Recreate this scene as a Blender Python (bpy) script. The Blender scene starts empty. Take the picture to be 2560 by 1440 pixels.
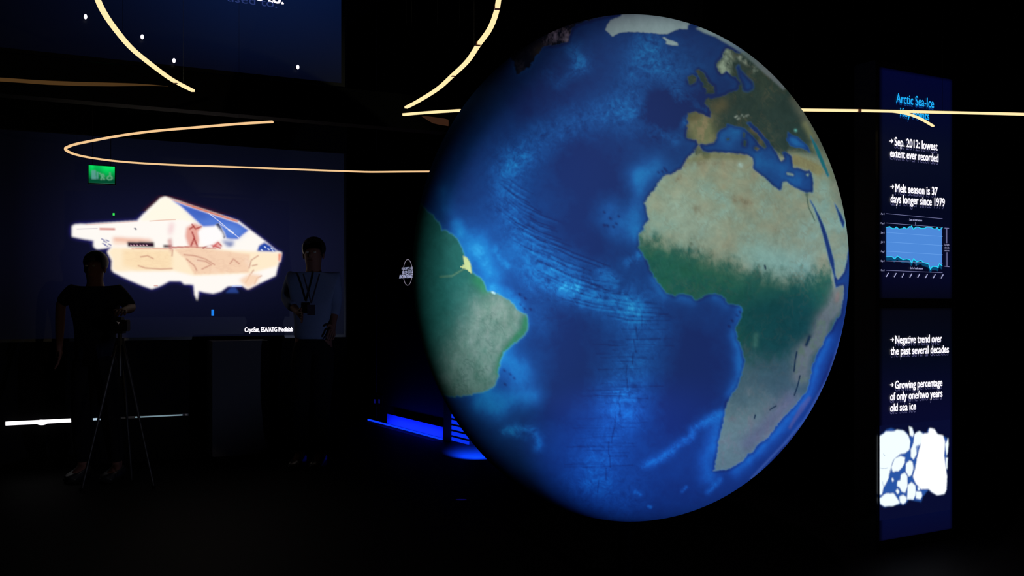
import bpy, bmesh, math, random
import numpy as np
from mathutils import Vector, Matrix
random.seed(7)
C = bpy.context.scene.collection
SC = bpy.context.scene

# ---------------------------------------------------------------- camera
F, CX, CY, H = 2400.0, 1280.0, 760.0, 1.28      # focal length and principal row in photo pixels, eye height
cam = bpy.data.cameras.new('camera'); cam.sensor_width = 36; cam.lens = F/2560*36
cam.shift_y = (CY-720)/2560; cam.clip_start = .05
camo = bpy.data.objects.new('camera', cam); C.objects.link(camo)
camo.location = (0, 0, H); camo.rotation_euler = (math.pi/2, 0, 0)
SC.camera = camo

# ---------------------------------------------------------------- world, exposure
w = bpy.data.worlds.new('world'); SC.world = w; w.use_nodes = True
w.node_tree.nodes['Background'].inputs[0].default_value = (0.2, 0.25, 0.5, 1)
w.node_tree.nodes['Background'].inputs[1].default_value = 0.0
SC.view_settings.view_transform = 'Standard'; SC.view_settings.look = 'None'
SC.view_settings.exposure = 0; SC.view_settings.gamma = 1; SC.view_settings.use_curve_mapping = False

# ---------------------------------------------------------------- the projectors that light the globe
GC = np.array([0.49506761, 4.2, 1.42986698]); GS = np.array([0.92448875, 0.92448875, 1.08210442])
PW = 355.0
def spot(name, P, aim, half, blend, col, k=1.0):
    l = bpy.data.lights.new(name, 'SPOT'); m = max(col); l.energy = PW*m*k
    l.color = [c/m for c in col]; l.spot_size = 2*math.radians(half); l.spot_blend = blend; l.shadow_soft_size = .02
    o = bpy.data.objects.new(name, l); C.objects.link(o); o.location = P
    o.rotation_euler = (Vector(aim)-Vector(P)).to_track_quat('-Z', 'Y').to_euler(); return o
G0 = (0.495, 4.2, 1.43)
PROJ = [((1.506, 1.424, 0.909), G0, 34.4, .3, (0.174, 0.143, 0.101)), ((-1.404, 1.937, 0.909), (1.269, 4.2, 1.53), 24.0, .8, (0.321, 0.458, 0.474)),
        ((1.008, 2.79, 4.028), (0.753, 4.2, 0.93), 24.0, .3, (0.154, 0.104, 0.112)), ((2.565, 3.005, 0.05), G0, 34.4, .3, (0.231, 0.272, 0.439)),
        ((-0.322, 1.954, 0.05), (0.753, 4.2, 0.93), 14.0, .8, (0.069, 0.135, 0.308)), ((-1.404, 1.937, 0.909), (0.753, 4.2, 1.83), 11.0, .8, (0.103, 0.095, 0.082)),
        ((3.005, 2.751, 2.206), (0.237, 4.2, 1.83), 20.0, .3, (0.234, 0.231, 0.166)), ((-0.291, 2.04, 3.358), (1.269, 4.2, 1.23), 20.0, .8, (0.293, 0.228, 0.193)),
        ((-1.404, 1.937, 0.909), (1.269, 4.2, 1.83), 17.0, .3, (0.162, 0.129, 0.156))]
for i, a in enumerate(PROJ):
    spot('projector_beam', *a)

# ---------------------------------------------------------------- helpers
def s2l(c):
    c = np.asarray(c, float)/255.0
    return np.where(c <= .04045, c/12.92, ((c+.055)/1.055)**2.4)
_m = {}
def mat(name, rgb, rough=.6, spec=.3, noise=0.0, scale=20, metal=0):
    if name in _m: return _m[name]
    m = bpy.data.materials.new(name); m.use_nodes = True; n = m.node_tree.nodes; L = m.node_tree.links
    b = n['Principled BSDF']; col = [float(v) for v in s2l(rgb)]
    b.inputs['Base Color'].default_value = (*col, 1); b.inputs['Roughness'].default_value = rough
    b.inputs['Specular IOR Level'].default_value = spec; b.inputs['Metallic'].default_value = metal
    if noise:
        t = n.new('ShaderNodeTexNoise'); t.inputs['Scale'].default_value = scale; t.inputs['Detail'].default_value = 4
        tc = n.new('ShaderNodeTexCoord'); L.new(tc.outputs['Object'], t.inputs['Vector'])
        r = n.new('ShaderNodeMapRange'); r.inputs['To Min'].default_value = 1-noise; r.inputs['To Max'].default_value = 1+noise
        L.new(t.outputs['Fac'], r.inputs['Value'])
        mx = n.new('ShaderNodeVectorMath'); mx.operation = 'SCALE'; mx.inputs[0].default_value = col
        L.new(r.outputs['Result'], mx.inputs['Scale']); L.new(mx.outputs['Vector'], b.inputs['Base Color'])
    _m[name] = m; return m
def emi(name, rgb, k=1.0):
    if name in _m: return _m[name]
    m = bpy.data.materials.new(name); m.use_nodes = True; n = m.node_tree.nodes; L = m.node_tree.links
    n.remove(n['Principled BSDF']); e = n.new('ShaderNodeEmission')
    e.inputs[0].default_value = (*[float(v) for v in s2l(rgb)], 1); e.inputs[1].default_value = k
    L.new(e.outputs[0], n['Material Output'].inputs[0]); _m[name] = m; return m
def emi_vc(name, k=1.0, gloss=0.0):
    m = bpy.data.materials.new(name); m.use_nodes = True; n = m.node_tree.nodes; L = m.node_tree.links
    b = n['Principled BSDF']; b.inputs['Base Color'].default_value = (.001, .001, .001, 1)
    b.inputs['Roughness'].default_value = .35; b.inputs['Specular IOR Level'].default_value = gloss
    a = n.new('ShaderNodeVertexColor'); a.layer_name = 'Col'
    L.new(a.outputs['Color'], b.inputs['Emission Color']); b.inputs['Emission Strength'].default_value = k
    return m
def link(name, me, m, parent=None):
    o = bpy.data.objects.new(name, me); C.objects.link(o)
    for x in (m if isinstance(m, (list, tuple)) else [m]): me.materials.append(x)
    if parent is not None:
        o.parent = parent; o.matrix_parent_inverse = parent.matrix_basis.inverted()
    return o
def obj(name, bm, m, parent=None, smooth=False):
    bmesh.ops.recalc_face_normals(bm, faces=bm.faces)
    me = bpy.data.meshes.new(name); bm.to_mesh(me); bm.free()
    if smooth: me.polygons.foreach_set('use_smooth', [True]*len(me.polygons))
    return link(name, me, m, parent)
def thing(name, label, cat, loc, group=None):
    o = bpy.data.objects.new(name, None); C.objects.link(o); o.location = loc; o.empty_display_size = .1
    return tag(o, label, cat, group)
def tag(o, label, cat, group=None):
    o['label'] = label; o['category'] = cat
    if group: o['group'] = group
    return o
def struct(o): o['kind'] = 'structure'; return o
def box(bm, x0, x1, y0, y1, z0, z1, M=None):
    v = [bm.verts.new(p) for p in ((x0,y0,z0),(x1,y0,z0),(x1,y1,z0),(x0,y1,z0),(x0,y0,z1),(x1,y0,z1),(x1,y1,z1),(x0,y1,z1))]
    for f in ((0,3,2,1),(4,5,6,7),(0,1,5,4),(1,2,6,5),(2,3,7,6),(3,0,4,7)): bm.faces.new([v[i] for i in f])
    if M is not None: bmesh.ops.transform(bm, matrix=M, verts=v)
    return v
def cyl(bm, a, b, r, r2=None, n=14):
    a, b = Vector(a), Vector(b); d = b-a; q = d.to_track_quat('Z', 'Y').to_matrix().to_4x4()
    return bmesh.ops.create_cone(bm, cap_ends=True, segments=n, radius1=r, radius2=r if r2 is None else r2, depth=d.length,
                                 matrix=Matrix.Translation((a+b)/2) @ q)['verts']
def ball(bm, c, r, sx=1, sy=1, sz=1, n=16):
    return bmesh.ops.create_uvsphere(bm, u_segments=n, v_segments=n//2+2, radius=r, matrix=Matrix.Translation(c) @ Matrix.Diagonal((sx, sy, sz, 1)))['verts']
def on_z(px, py, z):                                    # point of the level z seen at a photo pixel
    y = F*(z-H)/(CY-py); return Vector(((px-CX)/F*y, y, z))
def at_d(px, py, d): return Vector(((px-CX)/F*d, d, H-(py-CY)/F*d))

class Plane:                                            # an upright wall plane, u along it, z up
    def __init__(s, x0, d0, vp):
        s.O = Vector(((x0-CX)/F*d0, d0, 0)); s.d = Vector(((vp-CX)/F, 1, 0)).normalized()
        if s.d.x < 0: s.d = -s.d
        s.n = Vector((s.d.y, -s.d.x, 0))                # faces the visitor
        s.M = Matrix(((s.d.x, -s.n.x, 0, s.O.x), (s.d.y, -s.n.y, 0, s.O.y), (0, 0, 1, 0), (0, 0, 0, 1)))   # local (u, depth, z)
    def uv(s, px, py):
        r = Vector(((px-CX)/F, 1, -(py-CY)/F)); t = (s.O.dot(s.n))/(r.dot(s.n)); p = r*t
        return (p-s.O).dot(s.d), p.z+H
    def P(s, u, z, off=0): p = s.O+s.d*u+s.n*off; return Vector((p.x, p.y, z))
    def box(s, bm, u0, u1, z0, z1, o0, o1):             # o0..o1 is the offset towards the visitor
        return box(bm, u0, u1, -o1, -o0, z0, z1, s.M)

WALL = Plane(500, 8.0, 6100)        # the long media wall
UPPER = Plane(500, 5.5, 6100)       # the hanging screen
COL = Plane(2197, 4.94, 5600)       # the information column
SIDE = Plane(1020, 9.92, -170)      # the passage wall behind the globe

# ---- numpy painting of pictures shown on screens and of the map on the globe
def blur(a, r):
    r = int(max(1, round(r)))
    for ax in (0, 1):
        for _ in range(2):
            p = [(0, 0)]*a.ndim; p[ax] = (r+1, r); c = np.cumsum(np.pad(a, p, mode='edge'), axis=ax, dtype=np.float64)
            n = a.shape[ax]; hi = np.take(c, range(2*r+1, 2*r+1+n), axis=ax); lo = np.take(c, range(0, n), axis=ax)
            a = ((hi-lo)/(2*r+1)).astype(np.float32)
    return a
RNG = np.random.default_rng(5)
def bil(a, y, x):
    y = np.clip(y, 0, a.shape[0]-1.001); x = np.clip(x, 0, a.shape[1]-1.001)
    i = y.astype(int); j = x.astype(int); f = y-i; g = x-j
    if a.ndim == 3: f = f[..., None]; g = g[..., None]
    return (a[i, j]*(1-f)*(1-g)+a[i+1, j]*f*(1-g)+a[i, j+1]*(1-f)*g+a[i+1, j+1]*f*g)
def noise(h, w_, sy, sx=None, oct=4, gain=.55):
    sx = sx or sy; out = np.zeros((h, w_), np.float32); amp = 1; tot = 0
    Y, X = np.mgrid[0:h, 0:w_].astype(np.float32)
    for o in range(oct):
        ry, rx = sy/2**o, sx/2**o
        if min(ry, rx) < 1: break
        g = RNG.random((int(h/ry)+3, int(w_/rx)+3)).astype(np.float32)
        yy, xx = Y/ry, X/rx; fy, fx = yy % 1, xx % 1
        out += amp*bil(g, (yy-fy)+fy*fy*(3-2*fy), (xx-fx)+fx*fx*(3-2*fx)); tot += amp; amp *= gain
    return out/tot-.5                                   # about -.5 .. .5
def fillpoly(h, w_, pts):                               # even-odd scanline fill
    m = np.zeros((h, w_), np.float32); p = np.asarray(pts, float); q = np.roll(p, -1, 0)
    for yy in range(max(0, int(p[:, 1].min())), min(h, int(p[:, 1].max())+2)):
        yc = yy+.5; c = (p[:, 1] <= yc) != (q[:, 1] <= yc)
        if not c.any(): continue
        a, b = p[c], q[c]; xs = np.sort(a[:, 0]+(yc-a[:, 1])/(b[:, 1]-a[:, 1])*(b[:, 0]-a[:, 0]))
        for x0, x1 in zip(xs[::2], xs[1::2]):
            i0, i1 = max(0, int(round(x0))), min(w_, int(round(x1)))
            if i1 > i0: m[yy, i0:i1] = 1
    return m
def segdist(h, w_, pts):
    Y, X = np.mgrid[0:h, 0:w_].astype(np.float32); D = np.full((h, w_), 1e9, np.float32)
    for (x0, y0), (x1, y1) in zip(pts[:-1], pts[1:]):
        dx, dy = x1-x0, y1-y0; L2 = dx*dx+dy*dy+1e-6
        t = np.clip(((X-x0)*dx+(Y-y0)*dy)/L2, 0, 1); D = np.minimum(D, (X-x0-t*dx)**2+(Y-y0-t*dy)**2)
    return np.sqrt(D)
def stroke(h, w_, pts, r): return np.exp(-(segdist(h, w_, pts)/r)**2)
def mix(img, mask, col):
    m = mask[..., None]; return img*(1-m)+np.asarray(s2l(col), np.float32)*m
def set_cols(me, cols):
    a = me.color_attributes.new('Col', 'FLOAT_COLOR', 'POINT')
    buf = np.ones((len(cols), 4), np.float32); buf[:, :3] = np.clip(cols, 0, None); a.data.foreach_set('color', buf.ravel())
def gridmesh(name, V, nu, nv, wrap=False):
    i, j = np.mgrid[0:nv-1, 0:(nu if wrap else nu-1)]; j2 = (j+1) % nu
    f = np.stack([i*nu+j, i*nu+j2, (i+1)*nu+j2, (i+1)*nu+j], -1).reshape(-1, 4)
    me = bpy.data.meshes.new(name); me.vertices.add(len(V)); me.vertices.foreach_set('co', V.astype(np.float32).ravel())
    me.loops.add(f.size); me.loops.foreach_set('vertex_index', f.astype(np.int32).ravel())
    me.polygons.add(len(f)); me.polygons.foreach_set('loop_start', np.arange(0, f.size, 4, dtype=np.int32))
    me.update(calc_edges=True); me.validate(); return me
class Picture:                                          # a picture painted on a wall plane
    def __init__(s, pl, pa, pb, res, off):
        (s.u0, z0), (s.u1, z1) = pl.uv(*pa), pl.uv(*pb); s.z1, s.z0 = max(z0, z1), min(z0, z1)
        s.pl, s.res, s.off = pl, res, off; s.w = int((s.u1-s.u0)/res); s.h = int((s.z1-s.z0)/res)
        s.img = np.zeros((s.h, s.w, 3), np.float32)
    def px(s, pts):
        o = []
        for p in pts: u, z = s.pl.uv(*p); o.append(((u-s.u0)/s.res, (s.z1-z)/s.res))
        return o
    def poly(s, pts, col, soft=1.2, a=1.0, warp=None):
        m = fillpoly(s.h, s.w, s.px(pts)); m = blur(m, soft) if soft else m
        s.img = mix(s.img, m*a, col)
    def line(s, pts, col, r, a=1.0): s.img = mix(s.img, np.clip(stroke(s.h, s.w, s.px(pts), r)*a, 0, 1), col)
    def mesh(s, name, m, parent, step=1):
        hh, ww = s.h//step, s.w//step; j, i = np.meshgrid(np.arange(ww)*step, np.arange(hh)*step)
        u = s.u0+(j+.5)*s.res; z = s.z1-(i+.5)*s.res; pl = s.pl
        V = np.stack([pl.O.x+pl.d.x*u+pl.n.x*s.off, pl.O.y+pl.d.y*u+pl.n.y*s.off, z], -1).reshape(-1, 3)
        me = gridmesh(name, V, ww, hh); set_cols(me, s.img[i, j].reshape(-1, 3)); return link(name, me, m, parent)

# ---------------------------------------------------------------- the room
BLACK = mat('black_paint', (9, 9, 11), .85, .05, .25, 6)
FLOORM = mat('black_floor', (9, 9, 12), .65, .04, .3, 9)
def room(name, x0, x1, y0, y1, z0, z1, m=BLACK):
    bm = bmesh.new(); box(bm, x0, x1, y0, y1, z0, z1); return struct(obj(name, bm, m))
room('floor', -9, 9, -3, 16, -.1, 0, FLOORM)
room('ceiling', -9, 9, -3, 16, 4.6, 4.7)
room('wall_left', -9.1, -9, -3, 16, 0, 4.6)
room('wall_right', 9, 9.1, -3, 16, 0, 4.6)
room('wall_back', -9, 9, 16, 16.1, 0, 4.6)
room('wall_front', -9, 9, -3.1, -3, 0, 4.6)
# the media wall on the left and the passage wall behind the globe
bm = bmesh.new(); u0 = WALL.uv(-700, 760)[0]; u1 = WALL.uv(868, 760)[0]
WALL.box(bm, u0, u1, 0, 4.6, -.25, 0); struct(obj('wall_media', bm, BLACK))
bm = bmesh.new(); a = SIDE.uv(941, 760)[0]; b = SIDE.uv(1700, 760)[0]
SIDE.box(bm, a, b, 0, 4.6, -.2, 0); struct(obj('wall_passage', bm, BLACK))
bm = bmesh.new(); SIDE.box(bm, a-.012, a, 0, 4.6, -.2, .004)
struct(obj('trim_1', bm, mat('dark_metal', (44, 42, 48), .4, .5)))

# ---------------------------------------------------------------- the globe
def geo():
    X0, Y0, W_, H_ = 1010, 15, 1130, 1310
    def c(X, Y, s, ox, oy): return (ox+X/s, oy+Y/s)
    def P(pts): return [(x-X0, y-Y0) for x, y in pts]
    africa = [(1746,364),(1735,378),(1728,388),(1716,397),(1711,405),(1706,422),(1681,437),(1667,441),(1653,458),(1636,477),(1622,494),(1614,508),(1619,519),(1617,536),(1621,547),(1617,558),(1610,574),(1600,586),(1598,608),(1597,622),(1609,630),(1619,652),(1626,672),(1636,691),(1650,711),(1664,735),(1689,739),(1711,736),(1728,740),(1739,751),(1756,746),(1769,737),(1789,733),(1806,736),(1815,746),(1819,758),(1836,764),(1853,767),(1856,778),(1854,792),(1844,808),(1840,825),(1842,842),(1850,861),(1856,878),(1858,894),(1857,919),(1854,944),(1849,964),(1833,981),(1822,1000),(1810,1022),(1811,1047),(1808,1075),(1799,1100),(1793,1122),(1792,1139),(1787,1161),(1781,1179),(1794,1177),(1814,1174),(1836,1167),(1858,1153),(1878,1133),(1897,1111),(1919,1092),(1933,1078),(1950,1056),(1969,1030),(1997,1004),(2011,981),(2025,950),(2033,911),(2044,883),(2056,864),(2067,842),(2081,819),(2097,792),(2104,764),(2110,728),(2113,700),(2122,660),(2126,600),(2150,400),(2000,150),(1880,60),(1866,128),(1850,135),(1831,127),(1819,125),(1808,131),(1805,144),(1794,160),(1798,172),(1806,187),(1819,180),(1830,190),(1844,195),(1850,211),(1840,226),(1828,230),(1811,237),(1794,244),(1778,247),(1762,248),(1761,257),(1772,265),(1778,281),(1778,294),(1761,287),(1739,283),(1719,284),(1722,306),(1719,330),(1719,348),(1739,353)]
    samer = [(1020,480),(1070,530),(1085,545),(1096,558),(1104,577),(1118,580),(1132,586),(1148,602),(1158,619),(1159,638),(1171,649),(1177,669),(1179,684),(1196,694),(1212,708),(1218,727),(1232,731),(1251,741),(1271,747),(1284,761),(1298,776),(1308,784),(1318,787),(1322,803),(1321,819),(1312,836),(1293,853),(1276,867),(1259,881),(1255,900),(1251,922),(1246,942),(1234,964),(1224,978),(1210,982),(1196,983),(1159,987),(1132,993),(1095,985),(1010,900)]
    namer = [(1290,190),(1325,165),(1342,140),(1355,118),(1373,112),(1398,111),(1423,103),(1421,92),(1427,76),(1445,60),(1462,54),(1490,47),(1520,42),(1545,36),(1560,15),(1250,15)]
    green = [(1523,83),(1532,92),(1548,83),(1562,80),(1576,79),(1604,81),(1628,83),(1653,86),(1669,85),(1683,78),(1697,72),(1719,74),(1719,67),(1740,40),(1640,0),(1560,15),(1554,40),(1529,50),(1518,61),(1514,75)]
    svalb = [(1740,72),(1760,82),(1790,93),(1815,108),(1850,130),(1880,155),(1960,225),(1990,180),(1800,40)]
    icel = [(1656,94),(1667,103),(1666,111),(1683,115),(1696,115),(1694,107),(1683,104),(1672,100),(1662,93)]
    brit = [(1750,172),(1742,173),(1744,186),(1750,196),(1757,207),(1757,216),(1764,224),(1762,234),(1790,235),(1788,222),(1776,210),(1768,198),(1762,182)]
    irel = [(1719,192),(1734,187),(1743,196),(1741,209),(1724,214)]
    med = [(1747,365),(1751,361),(1767,362),(1783,357),(1792,344),(1794,333),(1803,323),(1815,318),(1819,309),(1836,314),(1853,317),(1864,322),(1878,336),(1892,352),(1903,366),(1912,373),(1918,366),(1910,354),(1894,336),(1878,319),(1866,307),(1874,303),(1886,314),(1906,336),(1922,353),(1932,368),(1940,380),(1948,394),(1953,404),(1962,396),(1955,380),(1963,376),(1978,388),(1983,402),(1984,420),(2003,422),(2017,427),(2026,424),(2031,436),(2034,455),(2034,483),(2017,484),(2000,477),(1980,466),(1967,455),(1957,458),(1955,474),(1950,477),(1933,466),(1919,452),(1900,436),(1884,424),(1884,408),(1882,395),(1864,387),(1850,385),(1822,382),(1794,381),(1772,382),(1757,377)]
    blk = [(1969,331),(1967,350),(1975,364),(1989,369),(2003,369),(2020,378),(2027,385),(2022,368),(2006,354),(1994,342),(1980,338)]
    casp = [(2024,334),(2030,345),(2040,360),(2050,380),(2060,402),(2074,440),(2070,444),(2056,415),(2044,388),(2034,362)]
    red = [(2024,497),(2030,505),(2039,521),(2050,541),(2064,574),(2075,612),(2086,652),(2089,690),(2095,700),(2111,680),(2117,655),(2119,635),(2121,622),(2130,560),(2140,650),(2135,760),(2112,724),(2109,714),(2100,716),(2090,721),(2086,703),(2083,684),(2072,646),(2064,615),(2055,580),(2045,548),(2036,524),(2026,505)]
    gulf = [(2086,506),(2091,514),(2099,530),(2107,546),(2112,556),(2109,572),(2103,562),(2096,542),(2089,522)]
    balt = [(1872,196),(1884,206),(1884,222),(1872,230),(1858,226),(1856,212),(1848,194),(1842,168),(1848,160),(1853,175),(1862,186)]
    mada = [(2023,990),(2028,995),(2010,1025),(1990,1052),(1976,1074),(1972,1070),(1988,1040),(2004,1012)]
    ny = noise(H_, W_, 26, oct=4)*13+noise(H_, W_, 6, oct=2)*5; nx = noise(H_, W_, 26, oct=4)*13+noise(H_, W_, 6, oct=2)*5
    Y, X = np.mgrid[0:H_, 0:W_].astype(np.float32)
    def mk(pts, soft=1, wf=1.0):
        m = fillpoly(H_, W_, P(pts)); m = bil(m, Y+ny*wf, X+nx*wf); return blur(m, soft)
    land = np.maximum.reduce([mk(africa), mk(samer), mk(namer), mk(brit), mk(irel, 1, .6)])
    water = np.maximum.reduce([mk(med, 1, .5), mk(blk, 1, .4), mk(casp, 1, .2), mk(red, 1, .15), mk(gulf, 1, .3), mk(balt, 2, .4)])
    isl = [[(1890,366),(1900,372),(1893,378),(1884,372)], [(1859,350),(1866,352),(1865,367),(1859,366)], [(1858,330),(1864,331),(1863,346),(1858,344)],
           [(1968,432),(1985,436),(1984,440),(1968,437)], [(2016,437),(2024,434),(2020,442)], [(1816,348),(1824,345),(1825,350),(1818,353)]]
    im = np.maximum.reduce([mk(p, 1, .2) for p in isl]); water = water*(1-im)
    landm = np.clip(land-water, 0, 1)
    # ---- sea bed
    n1 = noise(H_, W_, 60, oct=6, gain=.6); n2 = noise(H_, W_, 18, oct=4, gain=.7); n3 = noise(H_, W_, 5, 16, oct=3, gain=.8); n4 = noise(H_, W_, 14, 4, oct=2, gain=.8)
    st = lambda pts, r: stroke(H_, W_, P(pts), r)
    ridge = np.zeros((H_, W_), np.float32); smooth = np.zeros((H_, W_), np.float32)
    SM = {(1190,620),(1170,600),(1140,560),(1110,480),(1530,535),(1600,440),(1230,870),(1225,990),(1200,1010),(1860,755),(1790,742),(1700,745),(1790,1060),(2070,850),(1820,345),(2000,365),(1900,400),(1230,720),(1640,700)}
    for pts, r, k in [
        ([(1620,120),(1590,190),(1570,260),(1530,290),(1450,300),(1360,340),(1290,400)], 40, .22),
        ([(1530,262),(1575,270),(1590,310)], 34, .16), ([(1436,130),(1455,150),(1452,166)], 22, .30), ([(1370,185),(1395,210),(1450,165)], 16, .16),
        ([(1290,400),(1265,440),(1268,500),(1290,560),(1330,620),(1380,660),(1430,700)], 44, .30),
        ([(1340,690),(1400,715),(1480,745),(1580,770)], 38, .36), ([(1500,680),(1530,700)], 20, .35), ([(1600,640),(1570,655)], 14, .35),
        ([(1590,780),(1610,830),(1590,900),(1565,960),(1560,1010)], 58, .27),
        ([(1560,1010),(1540,1070),(1500,1130),(1470,1200)], 60, .22), ([(1500,1200),(1560,1240)], 60, .18),
        ([(1230,870),(1270,900),(1300,930)], 36, .5), ([(1225,990),(1260,1000),(1330,990)], 30, .42), ([(1200,1010),(1240,1030)], 28, .4),
        ([(1262,1078),(1290,1070),(1330,1075),(1348,1098),(1345,1120)], 12, .40), ([(1280,1085),(1310,1095)], 8, .3),
        ([(1808,1032),(1790,1040),(1760,1055),(1735,1072),(1728,1092),(1700,1108),(1676,1130),(1650,1146),(1612,1163)], 12, .44),
        ([(1590,1230),(1600,1235)], 6, .4), ([(1622,1266),(1626,1268)], 5, .5), ([(1705,1228),(1715,1218)], 5, .4), ([(1770,1230),(1800,1200)], 8, .35),
        ([(1530,535),(1550,560)], 44, .38), ([(1600,440),(1640,420)], 34, .34), ([(1640,330),(1680,345)], 22, .25), ([(1600,440),(1590,520),(1590,590)], 22, .3),
        ([(1140,560),(1150,580)], 16, .4), ([(1110,480),(1118,520)], 22, .25), ([(1190,620),(1205,650),(1225,690)], 30, .46), ([(1170,600),(1260,640)], 60, .28),
        ([(1240,620),(1248,645),(1270,665)], 7, .3), ([(1230,720),(1270,735),(1300,765)], 16, .4), ([(1860,755),(1850,800),(1838,840),(1846,870),(1850,940),(1830,985)], 16, .4),
        ([(1790,742),(1812,760)], 16, .22), ([(1700,745),(1730,752)], 14, .22), ([(1640,700),(1660,735)], 16, .3), ([(1790,1060),(1785,1110),(1765,1150),(1770,1190)], 24, .36),
        ([(2070,850),(2040,920),(2015,990),(1960,1060),(1900,1125),(1840,1178)], 16, .34), ([(2095,900),(2040,1010),(1960,1110)], 6, .18),
        ([(1700,180),(1660,150),(1620,130)], 50, .2), ([(1700,260),(1690,220),(1715,250),(1760,270)], 14, .2), ([(1900,400),(1990,450)], 30, .3), ([(1820,345),(1840,330)], 26, .34), ([(2000,365),(1985,355)], 20, .34),
        ([(1720,290),(1712,310)], 10, .3), ([(1640,170),(1700,240)], 26, .12), ([(1260,760),(1350,800)], 40, .14), ([(2095,560),(2110,640)], 10, .1)]:
        if pts[0] in SM: smooth = smooth+st(pts, r)*k
        else: ridge = np.maximum(ridge, st(pts, r)*k) if k > .45 else ridge+st(pts, r)*k*.92
    shelf = blur(landm, 4)*.25+blur(landm, 12)*.25
    deep = st([(1470,430),(1520,480),(1480,560)], 110)*.16+st([(1420,820),(1440,930),(1400,1010)], 75)*.14+st([(1740,880),(1740,960),(1690,1020)], 80)*.16+st([(1680,270),(1760,260)], 50)*.22+st([(1650,250),(1640,330)], 40)*.18+st([(1400,230),(1330,260)], 70)*.1+st([(1560,630)], 10)*0+st([(1940,1150),(2030,1030),(2085,900)], 9)*.18
    rr = np.clip(ridge, 0, .6)
    fy_, fx_ = noise(H_, W_, 30, oct=3)*26, noise(H_, W_, 30, oct=3)*26
    f1 = bil(noise(H_, W_, 9, oct=3, gain=.8), Y+fy_, X+fx_); f2 = bil(noise(H_, W_, 22, oct=4, gain=.75), Y+fy_, X+fx_)
    crk = np.clip(1-np.abs(bil(noise(H_, W_, 16, oct=2), Y+fy_, X+fx_))*22, 0, 1)*np.clip(f2*4+.2, 0, 1)
    d = .12+ridge*(.95+np.where(Y+Y0 < 760, 1.7, 1.1)*f2+np.where(Y+Y0 < 760, 1.1, .7)*f1)+smooth*(1+.5*n2)+shelf+n1*.11+n2*.05+f2*.06+f1*(.04+.45*rr)+n3*.2*rr-crk*np.where(Y+Y0 < 760, .5, .3)*rr-deep
    # fracture zones: thin dark lines across the ridge
    for a, b, n_ in [((1230,480),(1350,560),9), ((1270,560),(1420,625),9), ((1330,640),(1520,720),8), ((1400,720),(1600,760),6), ((1500,770),(1660,790),5)]:
        for k in range(n_):
            o = (k-n_/2)*13+random.uniform(-4, 4); L = random.uniform(.55, 1); cx, cy = (a[0]+b[0])/2, (a[1]+b[1])/2
            dx, dy = (b[0]-a[0])/2*L, (b[1]-a[1])/2*L; s_ = random.uniform(-15, 15)
            d -= stroke(H_, W_, P([(cx-dx+s_, cy-dy+o), (cx+s_, cy+o+4), (cx+dx+s_, cy+dy+o)]), 1.8)*random.uniform(.10, .24); d += stroke(H_, W_, P([(cx-dx*.6+s_, cy-dy*.6+o+6), (cx+s_, cy+o+10), (cx+dx*.6+s_, cy+dy*.6+o+6)]), 2.6)*random.uniform(.08, .20)
    for k in range(95):
        yy = random.uniform(790, 1180); cx = 1605-(yy-800)*.28+random.uniform(-55, 45); L = random.uniform(8, 60)
        d -= stroke(H_, W_, P([(cx-L, yy), (cx+L, yy+random.uniform(-3, 1))]), 1.4)*random.uniform(.05, .13)
    for k in range(14):
        yy = 800+k*32; cx = 1605-(yy-800)*.25+random.uniform(-8, 8)
        d -= stroke(H_, W_, P([(cx, yy-14), (cx+random.uniform(-6, 6), yy+16)]), 1.6)*.24
    for p in [(1510,530),(1525,545),(1540,558),(1533,566),(1546,540),(1510,562),(1518,563),(1849,779),(1842,788),(1830,801),(1822,815),(1298,735),(1312,745),(1300,760),(1310,770),(1325,772),(1260,925),(1275,935),(1285,945),(1262,960),(1645,430),(1655,428),(1665,426),(1660,420)]:
        d -= stroke(H_, W_, P([p, (p[0]+2, p[1]+2)]), 3)*.3
    edge_ = blur(landm, 5); d -= np.clip(edge_*(1-edge_)*4, 0, 1)*(1-landm)*.34*np.clip((X+X0-1345)/30, 0, 1)
    d = np.clip(d, 0, 1)
    stops = [(0, (27,46,102)), (.14, (27,60,122)), (.34, (30,77,146)), (.54, (32,100,172)), (.74, (34,118,186)), (1, (52,156,212))]
    img = np.zeros((H_, W_, 3), np.float32)
    for ch in range(3): img[..., ch] = np.interp(d, [s[0] for s in stops], [s2l(s[1])[ch] for s in stops])
    # dark rim along coasts
    # ---- land colours
    l1 = noise(H_, W_, 50, oct=6, gain=.6); l2 = noise(H_, W_, 24, 14, oct=4, gain=.7)
    lc = np.zeros((H_, W_, 3), np.float32)+s2l((60,84,78)).astype(np.float32)
    yj = Y+Y0+l1*60+l2*30; xx = X+X0
    # Sahara and Arabia
    des = np.clip((yj-372)/14, 0, 1)*np.clip((X+X0-1560)/10, 0, 1)
    lc = mix(lc, des, (128,148,132)); lc = mix(lc, des*np.clip(l1*3+.1, 0, 1), (124,164,158)); lc = mix(lc, des*np.clip(-l1*3-.1, 0, 1), (140,144,122))
    lc = mix(lc, np.clip(stroke(H_, W_, P([(1900,640),(1960,660)]), 45)*.8, 0, 1)*des, (122,170,166))
    lc = mix(lc, np.clip(stroke(H_, W_, P([(1700,530),(1740,560)]), 60)*.6, 0, 1)*des, (140,168,156))
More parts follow.
